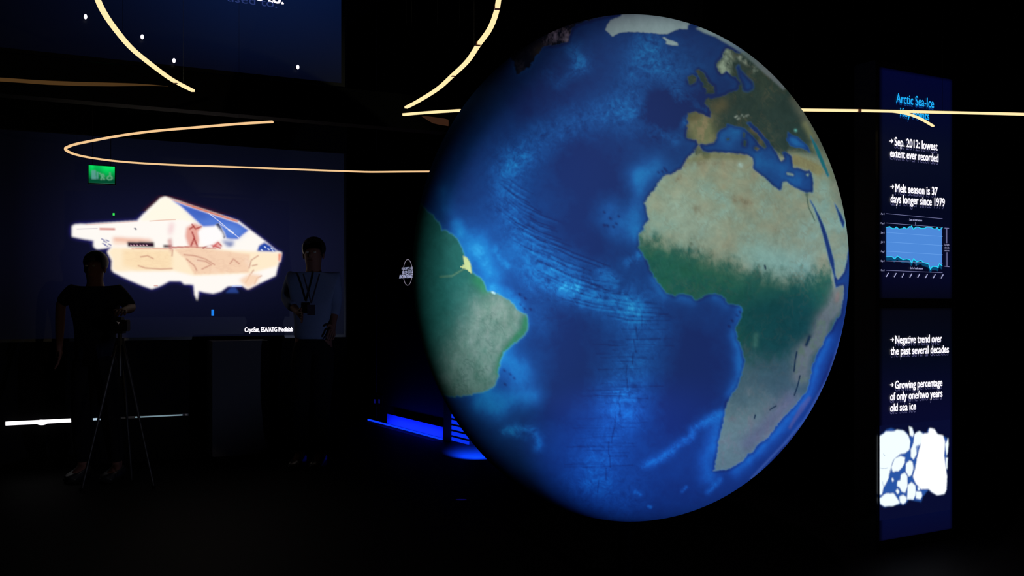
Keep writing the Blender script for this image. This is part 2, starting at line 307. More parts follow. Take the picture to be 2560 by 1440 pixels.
    for p, r in [([(1835,497),(1850,500),(1880,512)], 10), ([(1940,575),(1950,600),(1955,590)], 12), ([(1865,590),(1875,600)], 9), ([(1745,525),(1755,535)], 16), ([(1710,412),(1760,405),(1800,410)], 8), ([(1690,455),(1700,440)], 8), ([(1735,608),(1755,618)], 14), ([(1935,512),(1940,520)], 10)]:
        lc = mix(lc, np.clip(stroke(H_, W_, P(p), r)*np.clip(.25+l2*2.2, 0, 1), 0, 1), (112,112,94))
    lc = mix(lc, stroke(H_, W_, P([(1850,412),(1853,414)]), 5)*.8, (150,190,190))
    # green belt south of the desert
    edge = np.interp(xx, [1590,1650,1720,1780,1850,1900,1960,2010,2050,2075,2090], [592,602,622,640,664,680,690,704,678,672,760])
    gr = 1/(1+np.exp(-(Y+Y0+l1*36+l2*44-edge)/10))
    gr *= (xx > 1570)
    lc = mix(lc, gr, (34,92,76)); lc = mix(lc, gr*np.clip(.4+l2*2+l1*2, 0, 1)*.75, (28,80,78)); lc = mix(lc, gr*np.clip(l2*4-.2, 0, 1)*.5, (50,106,90))
    con = np.clip(stroke(H_, W_, P([(1900,800),(1990,780),(1930,850),(2000,830)]), 75)*1.15, 0, 1)*gr; lc = mix(lc, con, (22,74,74))
    # east and southern highlands
    sth = 1/(1+np.exp(-(Y+Y0+l1*60+l2*40-905)/16))*(xx > 1700); lc = mix(lc, sth*gr, (66,96,104))
    kal = 1/(1+np.exp(-(Y+Y0+l1*50+l2*20-1005)/18))*(xx > 1700); lc = mix(lc, kal*gr, (108,132,126)); lc = mix(lc, kal*gr*np.clip(l2*3, 0, 1)*.7, (124,124,124))
    eaf = np.clip(stroke(H_, W_, P([(2098,730),(2085,770),(2060,800),(2045,850),(2010,880),(2000,940)]), 19)*1.4, 0, 1)*np.clip((2200-xx)/30, 0, 1); lc = mix(lc, eaf*.9, (108,118,116)); lc = mix(lc, eaf*np.clip(l2*3, 0, 1)*.6, (96,128,92))
    lc = mix(lc, stroke(H_, W_, P([(2095,735),(2092,750)]), 6)*.5, (140,110,104))
    kar = np.clip(stroke(H_, W_, P([(1870,1110),(1920,1060),(1975,1000)]), 22), 0, 1)*.6; lc = mix(lc, kar, (100,98,122))
    for p, r in [([(2024,842),(2020,852),(2016,862)], 5.5), ([(1992,880),(1988,900),(1985,928)], 2.6), ([(2000,940),(1994,965),(1986,988)], 2.4), ([(1940,1015),(1925,1024)], 2.2), ([(1888,1038),(1886,1046)], 2.4), ([(1914,672),(1912,664)], 3)]:
        lc = mix(lc, np.clip(stroke(H_, W_, P(p), r*.8)*1.1, 0, 1), (24,50,70))
    lc = mix(lc, stroke(H_, W_, P([(1890,838),(1888,862)]), 7)*.5, (70,120,104))
    nile = stroke(H_, W_, P([(2017,484),(2019,505),(2022,520),(2030,535),(2036,550)]), 1.7)*.9; lc = mix(lc, nile, (70,96,84)); lc = mix(lc, stroke(H_, W_, P([(2017,486)]*2), 5), (70,96,84))
    # Europe, Spain, Turkey, Atlas
    eur = 1/(1+np.exp((Y+Y0-374-np.clip(xx-1900, 0, 200)*.1)/5))*(xx > 1560); lc = mix(lc, eur, (42,64,64)); lc = mix(lc, eur*np.clip(l1*3+.1, 0, 1)*.8, (54,74,68)); lc = mix(lc, eur*np.clip(-l2*2.5, 0, 1)*.6, (34,56,58))
    lc = mix(lc, np.clip(stroke(H_, W_, P([(1750,310),(1760,345)]), 30)*1.5, 0, 1), (100,114,88)); lc = mix(lc, np.clip(stroke(H_, W_, P([(1755,312),(1765,340)]), 26)*np.clip(.3+l2*5+l1*3, 0, 1), 0, 1)*.7, (132,128,104)); lc = mix(lc, np.clip(stroke(H_, W_, P([(1728,295),(1745,290)]), 10), 0, 1)*.6, (76,84,60))
    lc = mix(lc, np.clip(stroke(H_, W_, P([(1795,268),(1805,262)]), 16), 0, 1)*.7, (88,92,72))
    lc = mix(lc, np.clip(stroke(H_, W_, P([(1895,375),(1905,340),(1880,325)]), 7), 0, 1)*.6, (92,92,70))
    lc = mix(lc, np.clip(stroke(H_, W_, P([(1990,400),(2020,412),(2045,425)]), 15)*1.4, 0, 1)*.9, (126,128,92)); lc = mix(lc, np.clip(stroke(H_, W_, P([(2035,365),(2060,395),(2080,440)]), 10), 0, 1)*.7, (110,128,96))
    lc = mix(lc, np.clip(stroke(H_, W_, P([(2015,310),(2030,340)]), 9), 0, 1)*.7, (120,132,96))
    lc = mix(lc, stroke(H_, W_, P([(1720,400),(1780,390),(1860,392)]), 9)*.7, (108,116,84))
    for p in [(1838,293),(1850,290),(1860,292),(1866,290),(1844,298)]: lc = mix(lc, stroke(H_, W_, P([p, (p[0]+5, p[1]-3)]), 2.2)*.7*np.clip(.6+l2*2, 0, 1), (150,176,176))
    nor = np.clip(stroke(H_, W_, P([(1815,135),(1822,150),(1808,168),(1812,178)]), 12)*1.6, 0, 1)*np.clip(.7+l2*2.5, 0, 1); lc = mix(lc, nor, (128,160,148))
    lc = mix(lc, np.clip(stroke(H_, W_, P([(1850,145),(1880,165),(1890,178)]), 6)*1.3, 0, 1)*np.clip(.3+l2*3, 0, 1), (120,146,140))
    rim = np.clip(stroke(H_, W_, P([(1990,250),(2040,330),(2085,430),(2112,520)]), 14), 0, 1)*.5; lc = mix(lc, rim, (112,122,112))
    # America
    bra = np.clip(stroke(H_, W_, P([(1240,800),(1210,850),(1180,900),(1170,950)]), 62)*1.5, 0, 1)*(xx < 1340); lc = mix(lc, (xx < 1345)*1.0*(yj > 420), (40,98,92)); lc = mix(lc, bra, (112,134,124)); lc = mix(lc, bra*np.clip(l2*3, 0, 1)*.7, (134,146,140)); lc = mix(lc, bra*np.clip(-l2*3-.1, 0, 1)*.7, (72,112,100))
    lc = mix(lc, np.clip(stroke(H_, W_, P([(1316,800),(1310,825),(1290,845),(1256,890),(1248,930)]), 9)*1.2, 0, 1)*.8, (44,116,82))
    lc = mix(lc, np.clip(stroke(H_, W_, P([(1195,700),(1213,720)]), 16), 0, 1)*.7, (48,124,84))
    lc = mix(lc, np.clip(fillpoly(H_, W_, P([(1160,644),(1168,646),(1175,660),(1178,684),(1170,676),(1160,672),(1150,668),(1162,662)])), 0, 1), (196,202,140)); lc = mix(lc, stroke(H_, W_, P([(1160,672),(1130,690),(1100,692)]), 2)*.5, (120,150,110))
    na = (xx < 1540)*(Y+Y0 < 260); lc = mix(lc, na*1.0, (20,28,44)); lc = mix(lc, na*np.clip(l2*3+.1, 0, 1)*np.clip(stroke(H_, W_, P([(1385,95),(1410,85)]), 26)*1.5, 0.15, 1), (112,118,138)); lc = mix(lc, stroke(H_, W_, P([(1350,128),(1385,140)]), 18)*.8*na, (52,56,52))  # unlit North America: shade put into the land colour, one patch left paler
    rg = np.abs(bil(noise(H_, W_, 34, oct=5, gain=.7), Y+fy_*1.6, X+fx_*1.6)); vein = np.clip(1-rg*16, 0, 1)*np.clip(l1*3+.5, 0, 1)
    lc = lc*(1+f1[..., None]*.22+f2[..., None]*.35)
    lc = mix(lc, vein*np.where(Y+Y0 < 374, .16, .34)*(xx > 1345)*np.clip(1.3-gr, .25, 1), (112,106,84)); lc = mix(lc, vein*.5*(xx < 1345)*bra, (66,96,88))
    img = img*(1-landm[..., None])+lc*landm[..., None]
    # bright thin shoreline
    sh = np.clip(blur(landm, 2)*(1-blur(landm, 2))*4, 0, 1)**2*np.clip((xx < 1345)*(Y+Y0 > 500)*.5+(yj > 440)*.2, 0, 1); img = mix(img, sh*.38, (90,170,172))
    lamz = np.clip(fillpoly(H_, W_, P([(1158,640),(1167,644),(1176,658),(1180,685),(1172,676),(1162,664)])), 0, 1); img = mix(img, blur(lamz, 1), (196,202,140))
    img = mix(img, stroke(H_, W_, P([(1231,731),(1236,733)]), 2.5), (190,220,220))
    ic = np.maximum.reduce([mk(green, 1, .45), mk(icel, 1, .3), mk(svalb, 2, .2)*np.clip(1.3-(xx-1740)/130, .35, 1), mk(mada, 2, .2)*.3])
    icc = np.where(((Y+Y0) < 240)[..., None], s2l((128,168,178)), s2l((120,110,130))).astype(np.float32)*(1+l2[..., None]*.25)
    img = img*(1-ic[..., None])+icc*ic[..., None]
    img = mix(img, mk(svalb, 2, .2)*np.clip((xx-1860)/60, 0, 1)*.5, (110,120,140))
    img = mix(img, stroke(H_, W_, P([(1989,326)]*2), 3.5), (96,176,176)); img = mix(img, mk(casp, 1, .2)*.5, (30,140,130))
    img = mix(img, stroke(H_, W_, P([(2123,760),(2106,835),(2070,944),(2012,1049),(1965,1105),(1878,1196)]), 3.5)*.35, (86,120,176))
    return np.clip(img, 0, 1), X0, Y0
MAP, MX0, MY0 = geo()
NU, NV = 1500, 760
th = np.linspace(0, 2*np.pi, NU, endpoint=False); ph = np.linspace(.0015, np.pi-.0015, NV)
T_, P_ = np.meshgrid(th, ph); N = np.stack([np.sin(P_)*np.cos(T_), np.sin(P_)*np.sin(T_), np.cos(P_)], -1).reshape(-1, 3)
Wd = N*GS+GC; rel = Wd-np.array([0, 0, H]); vis = (N @ ((np.array([0, 0, H])-GC)/GS)) > .90
mx = CX+F*rel[:, 0]/rel[:, 1]-MX0; my = CY-F*rel[:, 2]/rel[:, 1]-MY0
cols = bil(MAP, my, mx)
# the far half, from latitude and longitude
R = np.array([[0.1291158, 0.9715225, 0.19867851], [-0.96390679, 0.17000514, -0.20489497], [-0.23283644, -0.16505239, 0.95840748]])
G = N @ R; lat = np.degrees(np.arcsin(np.clip(G[:, 2], -1, 1))); lon = np.degrees(np.arctan2(G[:, 1], G[:, 0]))
far = [[(45,40),(60,25),(66,25),(72,20),(77,8),(80,14),(88,22),(92,21),(98,16),(103,1),(105,10),(109,12),(108,21),(120,24),(122,31),(120,38),(127,35),(130,42),(140,48),(142,54),(135,55),(155,60),(165,62),(180,66),(180,70),(140,73),(100,77),(70,72),(45,68)],
       [(114,-22),(122,-18),(130,-12),(136,-12),(140,-17),(143,-11),(153,-27),(150,-37),(140,-38),(130,-32),(116,-35)],
       [(-168,66),(-160,58),(-135,58),(-124,46),(-120,34),(-106,22),(-95,16),(-84,9),(-83,15),(-88,21),(-97,22),(-97,28),(-82,29),(-81,25),(-80,32),(-70,42),(-60,46),(-55,52),(-65,60),(-80,62),(-90,68),(-120,70),(-155,71)],
       [(-78,8),(-71,12),(-60,8),(-50,0),(-48,-25),(-58,-38),(-66,-45),(-68,-54),(-74,-50),(-71,-20),(-80,-4)],
       [(33,28),(60,22),(52,16),(44,12),(34,27)], [(95,5),(105,-6),(115,-8),(118,5),(109,2),(100,3)], [(-179,-72),(179,-72),(179,-89),(-179,-89)]]
fl = np.zeros((360, 720), np.float32)
for p in far: fl = np.maximum(fl, fillpoly(360, 720, [((a+180)*2, (90-b)*2) for a, b in p]))
fn = noise(360, 720, 40, oct=5); fm = bil(blur(fl, 1), (90-lat)*2, (lon+180)*2)[:, None]; nn = bil(fn, (90-lat)*2, (lon+180)*2)[:, None]
fc = (s2l((24,60,125))*(1+nn))*(1-fm)+s2l((80,104,84))*(1+nn)*fm
k = np.clip(((N @ ((np.array([0, 0, H])-GC)/GS))-.93)/.07, 0, 1)[:, None]
cols = cols*k+fc*(1-k)
me = gridmesh('sphere_shell', N*GS, NU, NV, wrap=True); set_cols(me, cols)
me.polygons.foreach_set('use_smooth', [True]*len(me.polygons))
gm = bpy.data.materials.new('globe_map'); gm.use_nodes = True; nt = gm.node_tree; b_ = nt.nodes['Principled BSDF']
a_ = nt.nodes.new('ShaderNodeVertexColor'); a_.layer_name = 'Col'; nt.links.new(a_.outputs[0], b_.inputs['Base Color'])
b_.inputs['Roughness'].default_value = 1; b_.inputs['Specular IOR Level'].default_value = 0
g = thing('earth_globe', 'giant Earth globe showing Africa and the Atlantic Ocean, standing in the dark hall', 'globe', (GC[0], GC[1], 0))
o = link('sphere_shell', me, gm); o.location = GC; o.parent = g; o.matrix_parent_inverse = g.matrix_basis.inverted()
bm = bmesh.new(); cyl(bm, (GC[0], GC[1], 0), (GC[0], GC[1], .04), .34, .32, 40); cyl(bm, (GC[0], GC[1], .04), (GC[0], GC[1], .36), .03, .03, 24)
obj('support_stand', bm, mat('matt_black_stand', (1, 1, 1), .95, 0), g)

# ---------------------------------------------------------------- golden light strips hung below the ceiling
GOLD = emi('warm_light', (255, 226, 168), 1.15); GOLD2 = emi('warm_light_far', (250, 205, 150), .95)
PROF = mat('black_aluminium', (20, 18, 16), .35, .5)
def cr(pts, n=7):
    P = [pts[0]]+list(pts)+[pts[-1]]; out = []
    for i in range(1, len(P)-2):
        p0, p1, p2, p3 = P[i-1], P[i], P[i+1], P[i+2]
        for k in range(n):
            t = k/n; out.append(.5*((2*p1)+(p2-p0)*t+(2*p0-5*p1+4*p2-p3)*t*t+(3*p1-p0-3*p2+p3)*t**3))
    out.append(P[-1])
    for _ in range(6): out = [out[0]]+[(a+b*2+c)/4 for a, b, c in zip(out, out[1:], out[2:])]+[out[-1]]
    return out
def ribbon(pts, z, hw, z0, z1):
    bm = bmesh.new(); rings = []
    for i, p in enumerate(pts):
        d = (pts[min(i+1, len(pts)-1)]-pts[max(i-1, 0)]).normalized(); s = Vector((-d.y, d.x, 0))*hw
        rings.append([bm.verts.new((p.x+s.x*a, p.y+s.y*a, z+b)) for a, b in ((-1, z0), (1, z0), (1, z1), (-1, z1))])
    for a, b in zip(rings, rings[1:]):
        for k in range(4): bm.faces.new((a[k], a[(k+1) % 4], b[(k+1) % 4], b[k]))
    bm.faces.new(rings[0]); bm.faces.new(rings[-1][::-1]); return bm
def strip(label, px, z, m=GOLD, hw=.0075, joints=(), group='golden curved light strips', branch=None):
    P = cr([on_z(x, y, z) for x, y in px]); c = P[len(P)//2]
    if branch: P2 = cr([on_z(x, y, z-.012) for x, y in branch])
    t = thing('light_strip', label, 'light strip', (c.x, c.y, z), group)
    obj('light_diffuser', ribbon(P, z, hw, -.010, .0), m, t); obj('aluminium_channel', ribbon(P, z, hw*.8, .0, .003), PROF, t)
    if branch: obj('branch_diffuser', ribbon(P2, z-.012, .0055, -.008, 0), m, t)
    for j in joints:
        q = on_z(j[0], j[1], z); k = min(range(1, len(P)-1), key=lambda i: (P[i]-q).length); d = (P[k+1]-P[k-1]).normalized()*.008
        obj('joint_cover', ribbon([q-d, q+d], z, hw*1.1, -.0115, .001), mat('joint_metal', (120, 74, 44), .4), t)
    for f in (.06, .5, .94):
        q = P[int((len(P)-1)*f)]; bm = bmesh.new(); cyl(bm, (q.x, q.y, z+.002), (q.x, q.y, 4.6), .0005, n=4); obj('suspension_wire', bm, PROF, t)
ZS = 2.2
strip('golden curved light strip sweeping down from the top left across the hanging screen', [(205,-150),(228,-60),(246,0),(267,39),(292,74),(327,116),(369,151),(404,178),(436,200),(483,224)], ZS, joints=[(439,202)])
strip('golden curved light strip bending down from the top edge just left of the globe', [(1238,-150),(1249,-60),(1246,0),(1237,39),(1221,75),(1196,108),(1169,150),(1131,186),(1100,215),(1069,236),(1037,255),(1015,266)], ZS, joints=[(1243,14),(1195,106),(1134,184)])
strip('short straight golden light strip touching the globe at its upper left rim', [(1008,284),(1040,281),(1080,278),(1110,276),(1141,274),(1152,273.6)], ZS-.004)
strip('long golden light strip with a hairpin bend above the green exit sign', [(682,302),(598,307),(492,316),(387,325),(299,337),(229,350),(186,359),(167,366.5),(163.5,371.5),(179,381),(218,391),(299,402),(422,410),(598,416),(774,423),(900,427.5),(940,428),(996,427.5),(1078,427),(1100,427)], ZS, GOLD2, .0068)
strip('straight golden light strip with a short drooping branch, running right across the information column', [(1985,272),(1998,272.3),(2150,274),(2300,277),(2430,280),(2560,283),(2760,289),(3000,297)], ZS, joints=[(2148,274)], branch=[(2225,276),(2262,281),(2298,293),(2333,313)])

# ---------------------------------------------------------------- text
def text_mesh(s):
    cu = bpy.data.curves.new('t', 'FONT'); cu.body = s; cu.resolution_u = 3; cu.fill_mode = 'BOTH'
    o = bpy.data.objects.new('t', cu); C.objects.link(o); dg = bpy.context.evaluated_depsgraph_get()
    me = bpy.data.meshes.new_from_object(o.evaluated_get(dg)); bpy.data.objects.remove(o); bpy.data.curves.remove(cu)
    bm = bmesh.new(); bm.from_mesh(me); bpy.data.meshes.remove(me); return bm
_t = text_mesh('H'); CAP = max(v.co.y for v in _t.verts); _t.free()
def write(pl, s, a, b, cap, mats, parent, name='lettering', ghost=(0, 0), bold=0.0, off=.004, bm=None):
    """one line: baseline from photo point a to b, capital height cap in photo pixels"""
    own = bm is None; bm = bm or bmesh.new()
    (u0, z0), (u1, z1) = pl.uv(*a), pl.uv(*b); z = (z0+z1)/2
    mxp, myp = (a[0]+b[0])/2, (a[1]+b[1])/2; hz = pl.uv(mxp, myp-cap)[1]-pl.uv(mxp, myp)[1]
    t = text_mesh(s); xs = [v.co.x for v in t.verts]; x0, x1 = min(xs), max(xs)
    passes = [(0, 0, off, 0)]
    if bold: passes += [(bold, 0, off+.0002, 0), (-bold, 0, off+.0004, 0), (0, bold*1.2, off+.0006, 0)]
    if ghost != (0, 0): passes += [(ghost[0], ghost[1], off-.002, 1)]  # dim shifted copy paints the lettering's reflection in the glass
    for du, dz, of, mi in passes:
        vm = {}
        for v in t.verts:
            u = u0+(v.co.x-x0)/(x1-x0)*(u1-u0)+du; vm[v] = bm.verts.new(pl.P(u, z+v.co.y/CAP*hz+dz, of))
        for f in t.faces:
            nf = bm.faces.new([vm[v] for v in f.verts]); nf.material_index = mi
    t.free()
    if own:
        me = bpy.data.meshes.new(name); bm.to_mesh(me); bm.free(); return link(name, me, mats, parent)
def pxpoly(pl, bm, pts, off, mi=0):
    f = bm.faces.new([bm.verts.new(pl.P(*pl.uv(*p), off)) for p in pts]); f.material_index = mi
def pxline(pl, bm, pts, r, off, mi=0):
    for (x0, y0), (x1, y1) in zip(pts[:-1], pts[1:]):
        d = math.hypot(x1-x0, y1-y0) or 1; nx, ny = -(y1-y0)/d*r, (x1-x0)/d*r; ex, ey = (x1-x0)/d*r*.5, (y1-y0)/d*r*.5
        pxpoly(pl, bm, [(x0-ex+nx, y0-ey+ny), (x1+ex+nx, y1+ey+ny), (x1+ex-nx, y1+ey-ny), (x0-ex-nx, y0-ey-ny)], off, mi)
def raw(name, bm, m, parent):
    me = bpy.data.meshes.new(name); bm.to_mesh(me); bm.free(); return link(name, me, m, parent)
WHITE = emi('white_light', (250, 245, 255), 1.1); GHOST = emi('white_text_reflection', (74, 74, 112), 1); CYAN = emi('cyan_light', (30, 175, 250), 1); CGH = emi('cyan_text_reflection', (10, 60, 130), 1)  # the dim white and cyan are painted reflections of the text
GLASS = mat('black_screen_glass', (7, 7, 9), .3, .35)

# ---------------------------------------------------------------- hanging screen, top left
def u_at(pl, x): return pl.uv(x, 760)[0]
us0, us1 = u_at(UPPER, -420), u_at(UPPER, 862); ZB = 2.61
t = thing('hanging_video_screen', 'wide dark blue video screen hanging at the top left with a line of white text', 'video screen', UPPER.P((us0+us1)/2, ZB))
bm = bmesh.new(); UPPER.box(bm, us0, us1, ZB, 4.2, -.08, 0); obj('screen_housing', bm, GLASS, t)
pic = Picture(UPPER, (-420, 760), (862, 760), .02, .004); pic.z0, pic.z1 = ZB, 4.2
pic.h = int((4.2-ZB)/.02); pic.img = np.zeros((pic.h, pic.w, 3), np.float32)
Yp, Xp = np.mgrid[0:pic.h, 0:pic.w].astype(np.float32); zz = pic.z1-Yp*.02; uu = pic.u0+Xp*.02
cu_ = u_at(UPPER, 640); b1 = np.exp(-((uu-cu_)/1.0)**2)*np.clip((zz-2.62)/.7, 0, 1)
pic.img[:] = s2l((4, 6, 20)); pic.img += b1[..., None]*(s2l((9, 26, 66))-s2l((4, 6, 20))); pic.img *= np.clip((uu-pic.u0)/1.9, .25, 1)[..., None]
pic.mesh('screen_image', emi_vc('upper_picture', 1.0, .2), t)
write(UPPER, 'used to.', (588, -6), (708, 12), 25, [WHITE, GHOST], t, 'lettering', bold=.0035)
write(UPPER, 'used to.', (568, 5), (692, 19), 20, [emi('blue_text_reflection', (40, 55, 110), 1)], t, 'lettering_reflection', off=.006)['label'] = 'dim blue double image of the white text'  # reflection of the words modelled as dim glowing letters
for x in (-100, 350, 800):
    bm = bmesh.new(); u = u_at(UPPER, x); UPPER.box(bm, u-.02, u+.02, 4.2, 4.6, -.06, -.02); obj('hanging_bracket', bm, BLACK, t)
# the beam under the screen
bm = bmesh.new(); uf1 = u_at(UPPER, 1120); UPPER.box(bm, us0, uf1, 2.385, 2.60, -.10, .012)
fa = tag(obj('ceiling_beam', bm, mat('black_beam', (10, 10, 11), .7, .05)), 'black horizontal beam below the hanging screen with an added dim amber glow along it', 'beam')
for x in (-250, 1090):
    bm = bmesh.new(); u = u_at(UPPER, x); UPPER.box(bm, u-.015, u+.015, 2.60, 4.6, -.09, -.085); obj('hanging_rod', bm, BLACK, fa)
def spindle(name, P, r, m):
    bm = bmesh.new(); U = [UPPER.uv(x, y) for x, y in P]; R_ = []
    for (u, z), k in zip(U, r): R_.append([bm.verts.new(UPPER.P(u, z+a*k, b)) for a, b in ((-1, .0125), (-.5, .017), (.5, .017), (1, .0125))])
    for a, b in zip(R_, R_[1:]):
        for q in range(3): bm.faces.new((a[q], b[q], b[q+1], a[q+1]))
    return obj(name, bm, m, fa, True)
spindle('reflected_glow', [(-200,187),(-60,195),(0,200),(60,204),(120,208),(200,211),(280,212.5),(340,213),(385,214.5),(420,217)], [.012,.011,.010,.010,.011,.011,.010,.007,.003,.0005], emi('dim_amber', (72, 50, 26), 1))['label'] = 'dim amber line of reflected light, built as a glowing strip'  # no lamp here: glowing strip added in place of reflected amber light
spindle('reflected_glow', [(1052,291),(1066,296),(1080,301),(1096,304),(1110,306),(1119,308)], [.001,.012,.020,.022,.022,.021], emi('dim_orange', (52, 31, 20), 1))['label'] = 'dim orange patch of reflected light, built as a glowing strip'  # likewise an added glow for the orange light reflected on the beam


# ---------------------------------------------------------------- four small white spot lamps
for (x, y), lab in zip([(213,46),(354,96),(433,155),(741,171)], ['tiny white spot lamp nearest the top left corner', 'tiny white spot lamp between the corner one and the golden curve', 'tiny white spot lamp just above the lower end of the golden curve', 'tiny white spot lamp standing alone below the white text']):
    p = UPPER.P(*UPPER.uv(x, y), .035)
    t = thing('spot_lamp', lab, 'lamp', p, 'tiny white spot lamps')
    bm = bmesh.new(); ball(bm, p, .0115, .8, .6, 1.2); obj('lamp_lens', bm, emi('lamp_white', (248, 240, 255), 1.3), t, True)
    bm = bmesh.new(); cyl(bm, p-UPPER.n*.004, p-UPPER.n*.031, .009, .010); obj('lamp_housing', bm, PROF, t)

# ---------------------------------------------------------------- the satellite screen on the media wall
wl, wr = u_at(WALL, -60), u_at(WALL, 862); zb, zt = WALL.uv(500, 848)[1], 2.62
t = thing('satellite_video_screen', 'wide dark blue wall screen showing a glowing gold and white satellite', 'video screen', WALL.P((wl+wr)/2, zb))
bm = bmesh.new(); WALL.box(bm, wl, wr, zb, zt, 0.001, .04); obj('screen_housing', bm, GLASS, t)
pic = Picture(WALL, (-60, 760), (862, 760), .02, .043); pic.z0, pic.z1 = zb, zt; pic.h = int((zt-zb)/.02)
pic.img = np.zeros((pic.h, pic.w, 3), np.float32); Yp, Xp = np.mgrid[0:pic.h, 0:pic.w].astype(np.float32)
zz = pic.z1-Yp*.02; uu = pic.u0+Xp*.02; cu_, cz_ = WALL.uv(470, 620)
gl = np.exp(-(((uu-cu_)/1.25)**2+((zz-cz_)/.55)**2)); pic.img[:] = s2l((5, 7, 16)); pic.img += gl[..., None]*(s2l((18, 20, 50))-s2l((5, 7, 16)))  # lens glare around the satellite painted into the screen background
pic.img *= np.clip((uu-pic.u0)/.8, .3, 1)[..., None]; pic.mesh('screen_image', emi_vc('lower_picture', 1.0, .1), t)
# satellite picture
S = Picture(WALL, (160, 478), (722, 792), .0033, .047)
c5 = lambda pts: [(150+x/3.6, 470+y/3.6) for x, y in pts]
OUT = c5([(105,350),(140,330),(230,330),(400,318),(690,300),(750,235),(900,95),(940,82),(990,98),(1180,165),(1400,235),(1595,300),(1700,380),(1820,470),(1945,572),(1985,582),(1972,665),(1952,670),(1945,720),(1928,790),(1780,860),(1680,912),(1630,880),(1500,885),(1440,930),(1370,950),(1290,938),(1240,925),(1228,1012),(1205,960),(1195,870),(1110,865),(1080,838),(980,835),(900,880),(820,908),(740,880),(600,820),(480,760),(462,730),(468,660),(425,578),(460,530),(400,545),(330,552),(300,530),(300,475),(200,460),(105,440)])
m0 = fillpoly(S.h, S.w, S.px(OUT)); glow = blur(m0, 13); ul, zl = WALL.uv(470, 620)
S.img[:] = s2l((8, 9, 24))
Yp, Xp = np.mgrid[0:S.h, 0:S.w].astype(np.float32); zz = S.z1-Yp*S.res; uu = S.u0+Xp*S.res
gl = np.exp(-(((uu-cu_)/1.25)**2+((zz-cz_)/.55)**2)); S.img[:] = s2l((5, 7, 16)); S.img += gl[..., None]*(s2l((18, 20, 50))-s2l((5, 7, 16)))  # same painted glare repeated behind the satellite
S.img *= np.clip((uu-wl)/.8, .3, 1)[..., None]; base = S.img.copy()
rimc = np.where(((zz > WALL.uv(400, 530)[1]) & (uu < WALL.uv(640, 600)[0]))[..., None], s2l((150, 40, 40)), s2l((70, 60, 200)))
S.img += (np.clip(blur(m0, 7), 0, 1)**1.5*.8)[..., None]*rimc.astype(np.float32)  # coloured glare halo painted around the satellite's outline
fo = noise(S.h, S.w, 40, oct=5, gain=.65); fo2 = noise(S.h, S.w, 16, 40, oct=4, gain=.7)
S.poly(OUT, (255, 250, 244), 1.6)
lay = lambda pts, col, soft=1.5, a=1.0: S.poly(c5(pts), col, soft, a)
lay([(720,300),(900,110),(940,90),(985,110),(1080,180),(1180,270),(1230,320),(1100,290),(900,295)], (255,250,232), 2)
lay([(995,112),(1190,185),(1400,255),(1590,318),(1690,385),(1640,420),(1590,465),(1490,458),(1470,400),(1420,320),(1400,330),(1380,360),(1280,352),(1180,260),(1080,170)], (72,108,205), 1.5)
lay([(1180,230),(1400,300),(1580,340),(1660,390),(1590,450),(1500,450),(1400,330),(1280,340)], (98,140,226), 8, .75)
lay([(1100,170),(1300,240),(1340,300),(1240,280)], (52,82,176), 8, .7)
lay([(960,95),(1190,165),(1400,235),(1595,298),(1590,312),(1400,252),(1190,182),(1000,112)], (216,120,96), 1.2)
S.line(c5([(1330,230),(1420,300),(1520,385),(1600,450)]), (235,236,255), .9, .9); S.line(c5([(1510,380),(1545,405)]), (245,245,255), 2)
S.line(c5([(1420,320),(1530,395)]), (235,236,255), .8, .7)
lay([(1390,330),(1420,320),(1450,380),(1480,440),(1470,460),(1440,430),(1410,380)], (28,46,96), 1.2)
lay([(1780,520),(1830,490),(1880,520),(1945,575),(1900,580),(1760,575)], (36,74,170), 2)
for p in [(1830,530),(1860,548),(1800,556),(1890,545),(1900,565)]: S.line(c5([p, (p[0]+8, p[1]+6)]), (210,225,255), 1.6)
lay([(1440,470),(1560,475),(1560,520),(1500,540)], (120,140,200), 4, .7); lay([(1450,490),(1550,500),(1530,530)], (60,84,150), 3, .6)
# foil body
lay([(430,575),(470,540),(1000,545),(1180,530),(1500,560),(1960,585),(1950,700),(1700,770),(1200,790),(1000,745),(520,755),(470,740),(470,650)], (255,236,204), 3)
body = blur(fillpoly(S.h, S.w, S.px(c5([(1020,555),(1180,535),(1520,575),(1700,600),(1690,760),(1200,780),(1120,640)]))), 2); S.img = mix(S.img, body*.9, (246,208,178))
body2 = blur(fillpoly(S.h, S.w, S.px(c5([(560,555),(1000,560),(1000,740),(700,735),(560,700)]))), 5); S.img = mix(S.img, body2*.8, (252,222,178))
cre = np.clip((np.abs(fo2+fo*.6)*-9+1), 0, 1); S.img = mix(S.img, cre*body*.12, (196,140,122)); S.img = mix(S.img, cre*body2*.10, (214,160,130)); S.img = mix(S.img, blur(np.clip(fo*4-.2, 0, 1), 3)*body*.7, (255,240,226))
for p in [[(1110,600),(1200,610),(1300,640),(1380,690)], [(1130,640),(1200,700),(1220,740)], [(1230,650),(1300,660),(1350,690),(1270,730)], [(1520,680),(1550,640),(1600,680)], [(1690,720),(1710,650),(1770,610)], [(1720,700),(1760,690)], [(1660,850),(1700,780),(1730,740)], [(1740,860),(1760,810),(1800,790)], [(720,620),(780,610),(830,635)], [(700,700),(760,720),(900,730),(1000,725)], [(1005,560),(1000,610)]]:
    S.line(c5(p), (190,120,104), 2.2, .55)
lay([(1600,830),(1700,770),(1760,780),(1800,780),(1760,860),(1680,905)], (248,206,170), 4, .8)
lay([(1955,590),(1980,590),(1970,665),(1952,660)], (232,130,96), 1.5)
lay([(470,445),(800,462),(840,490),(600,500),(480,490)], (238,172,144), 4, .85); lay([(470,480),(600,480),(590,520),(470,520)], (254,222,196), 4, .6)
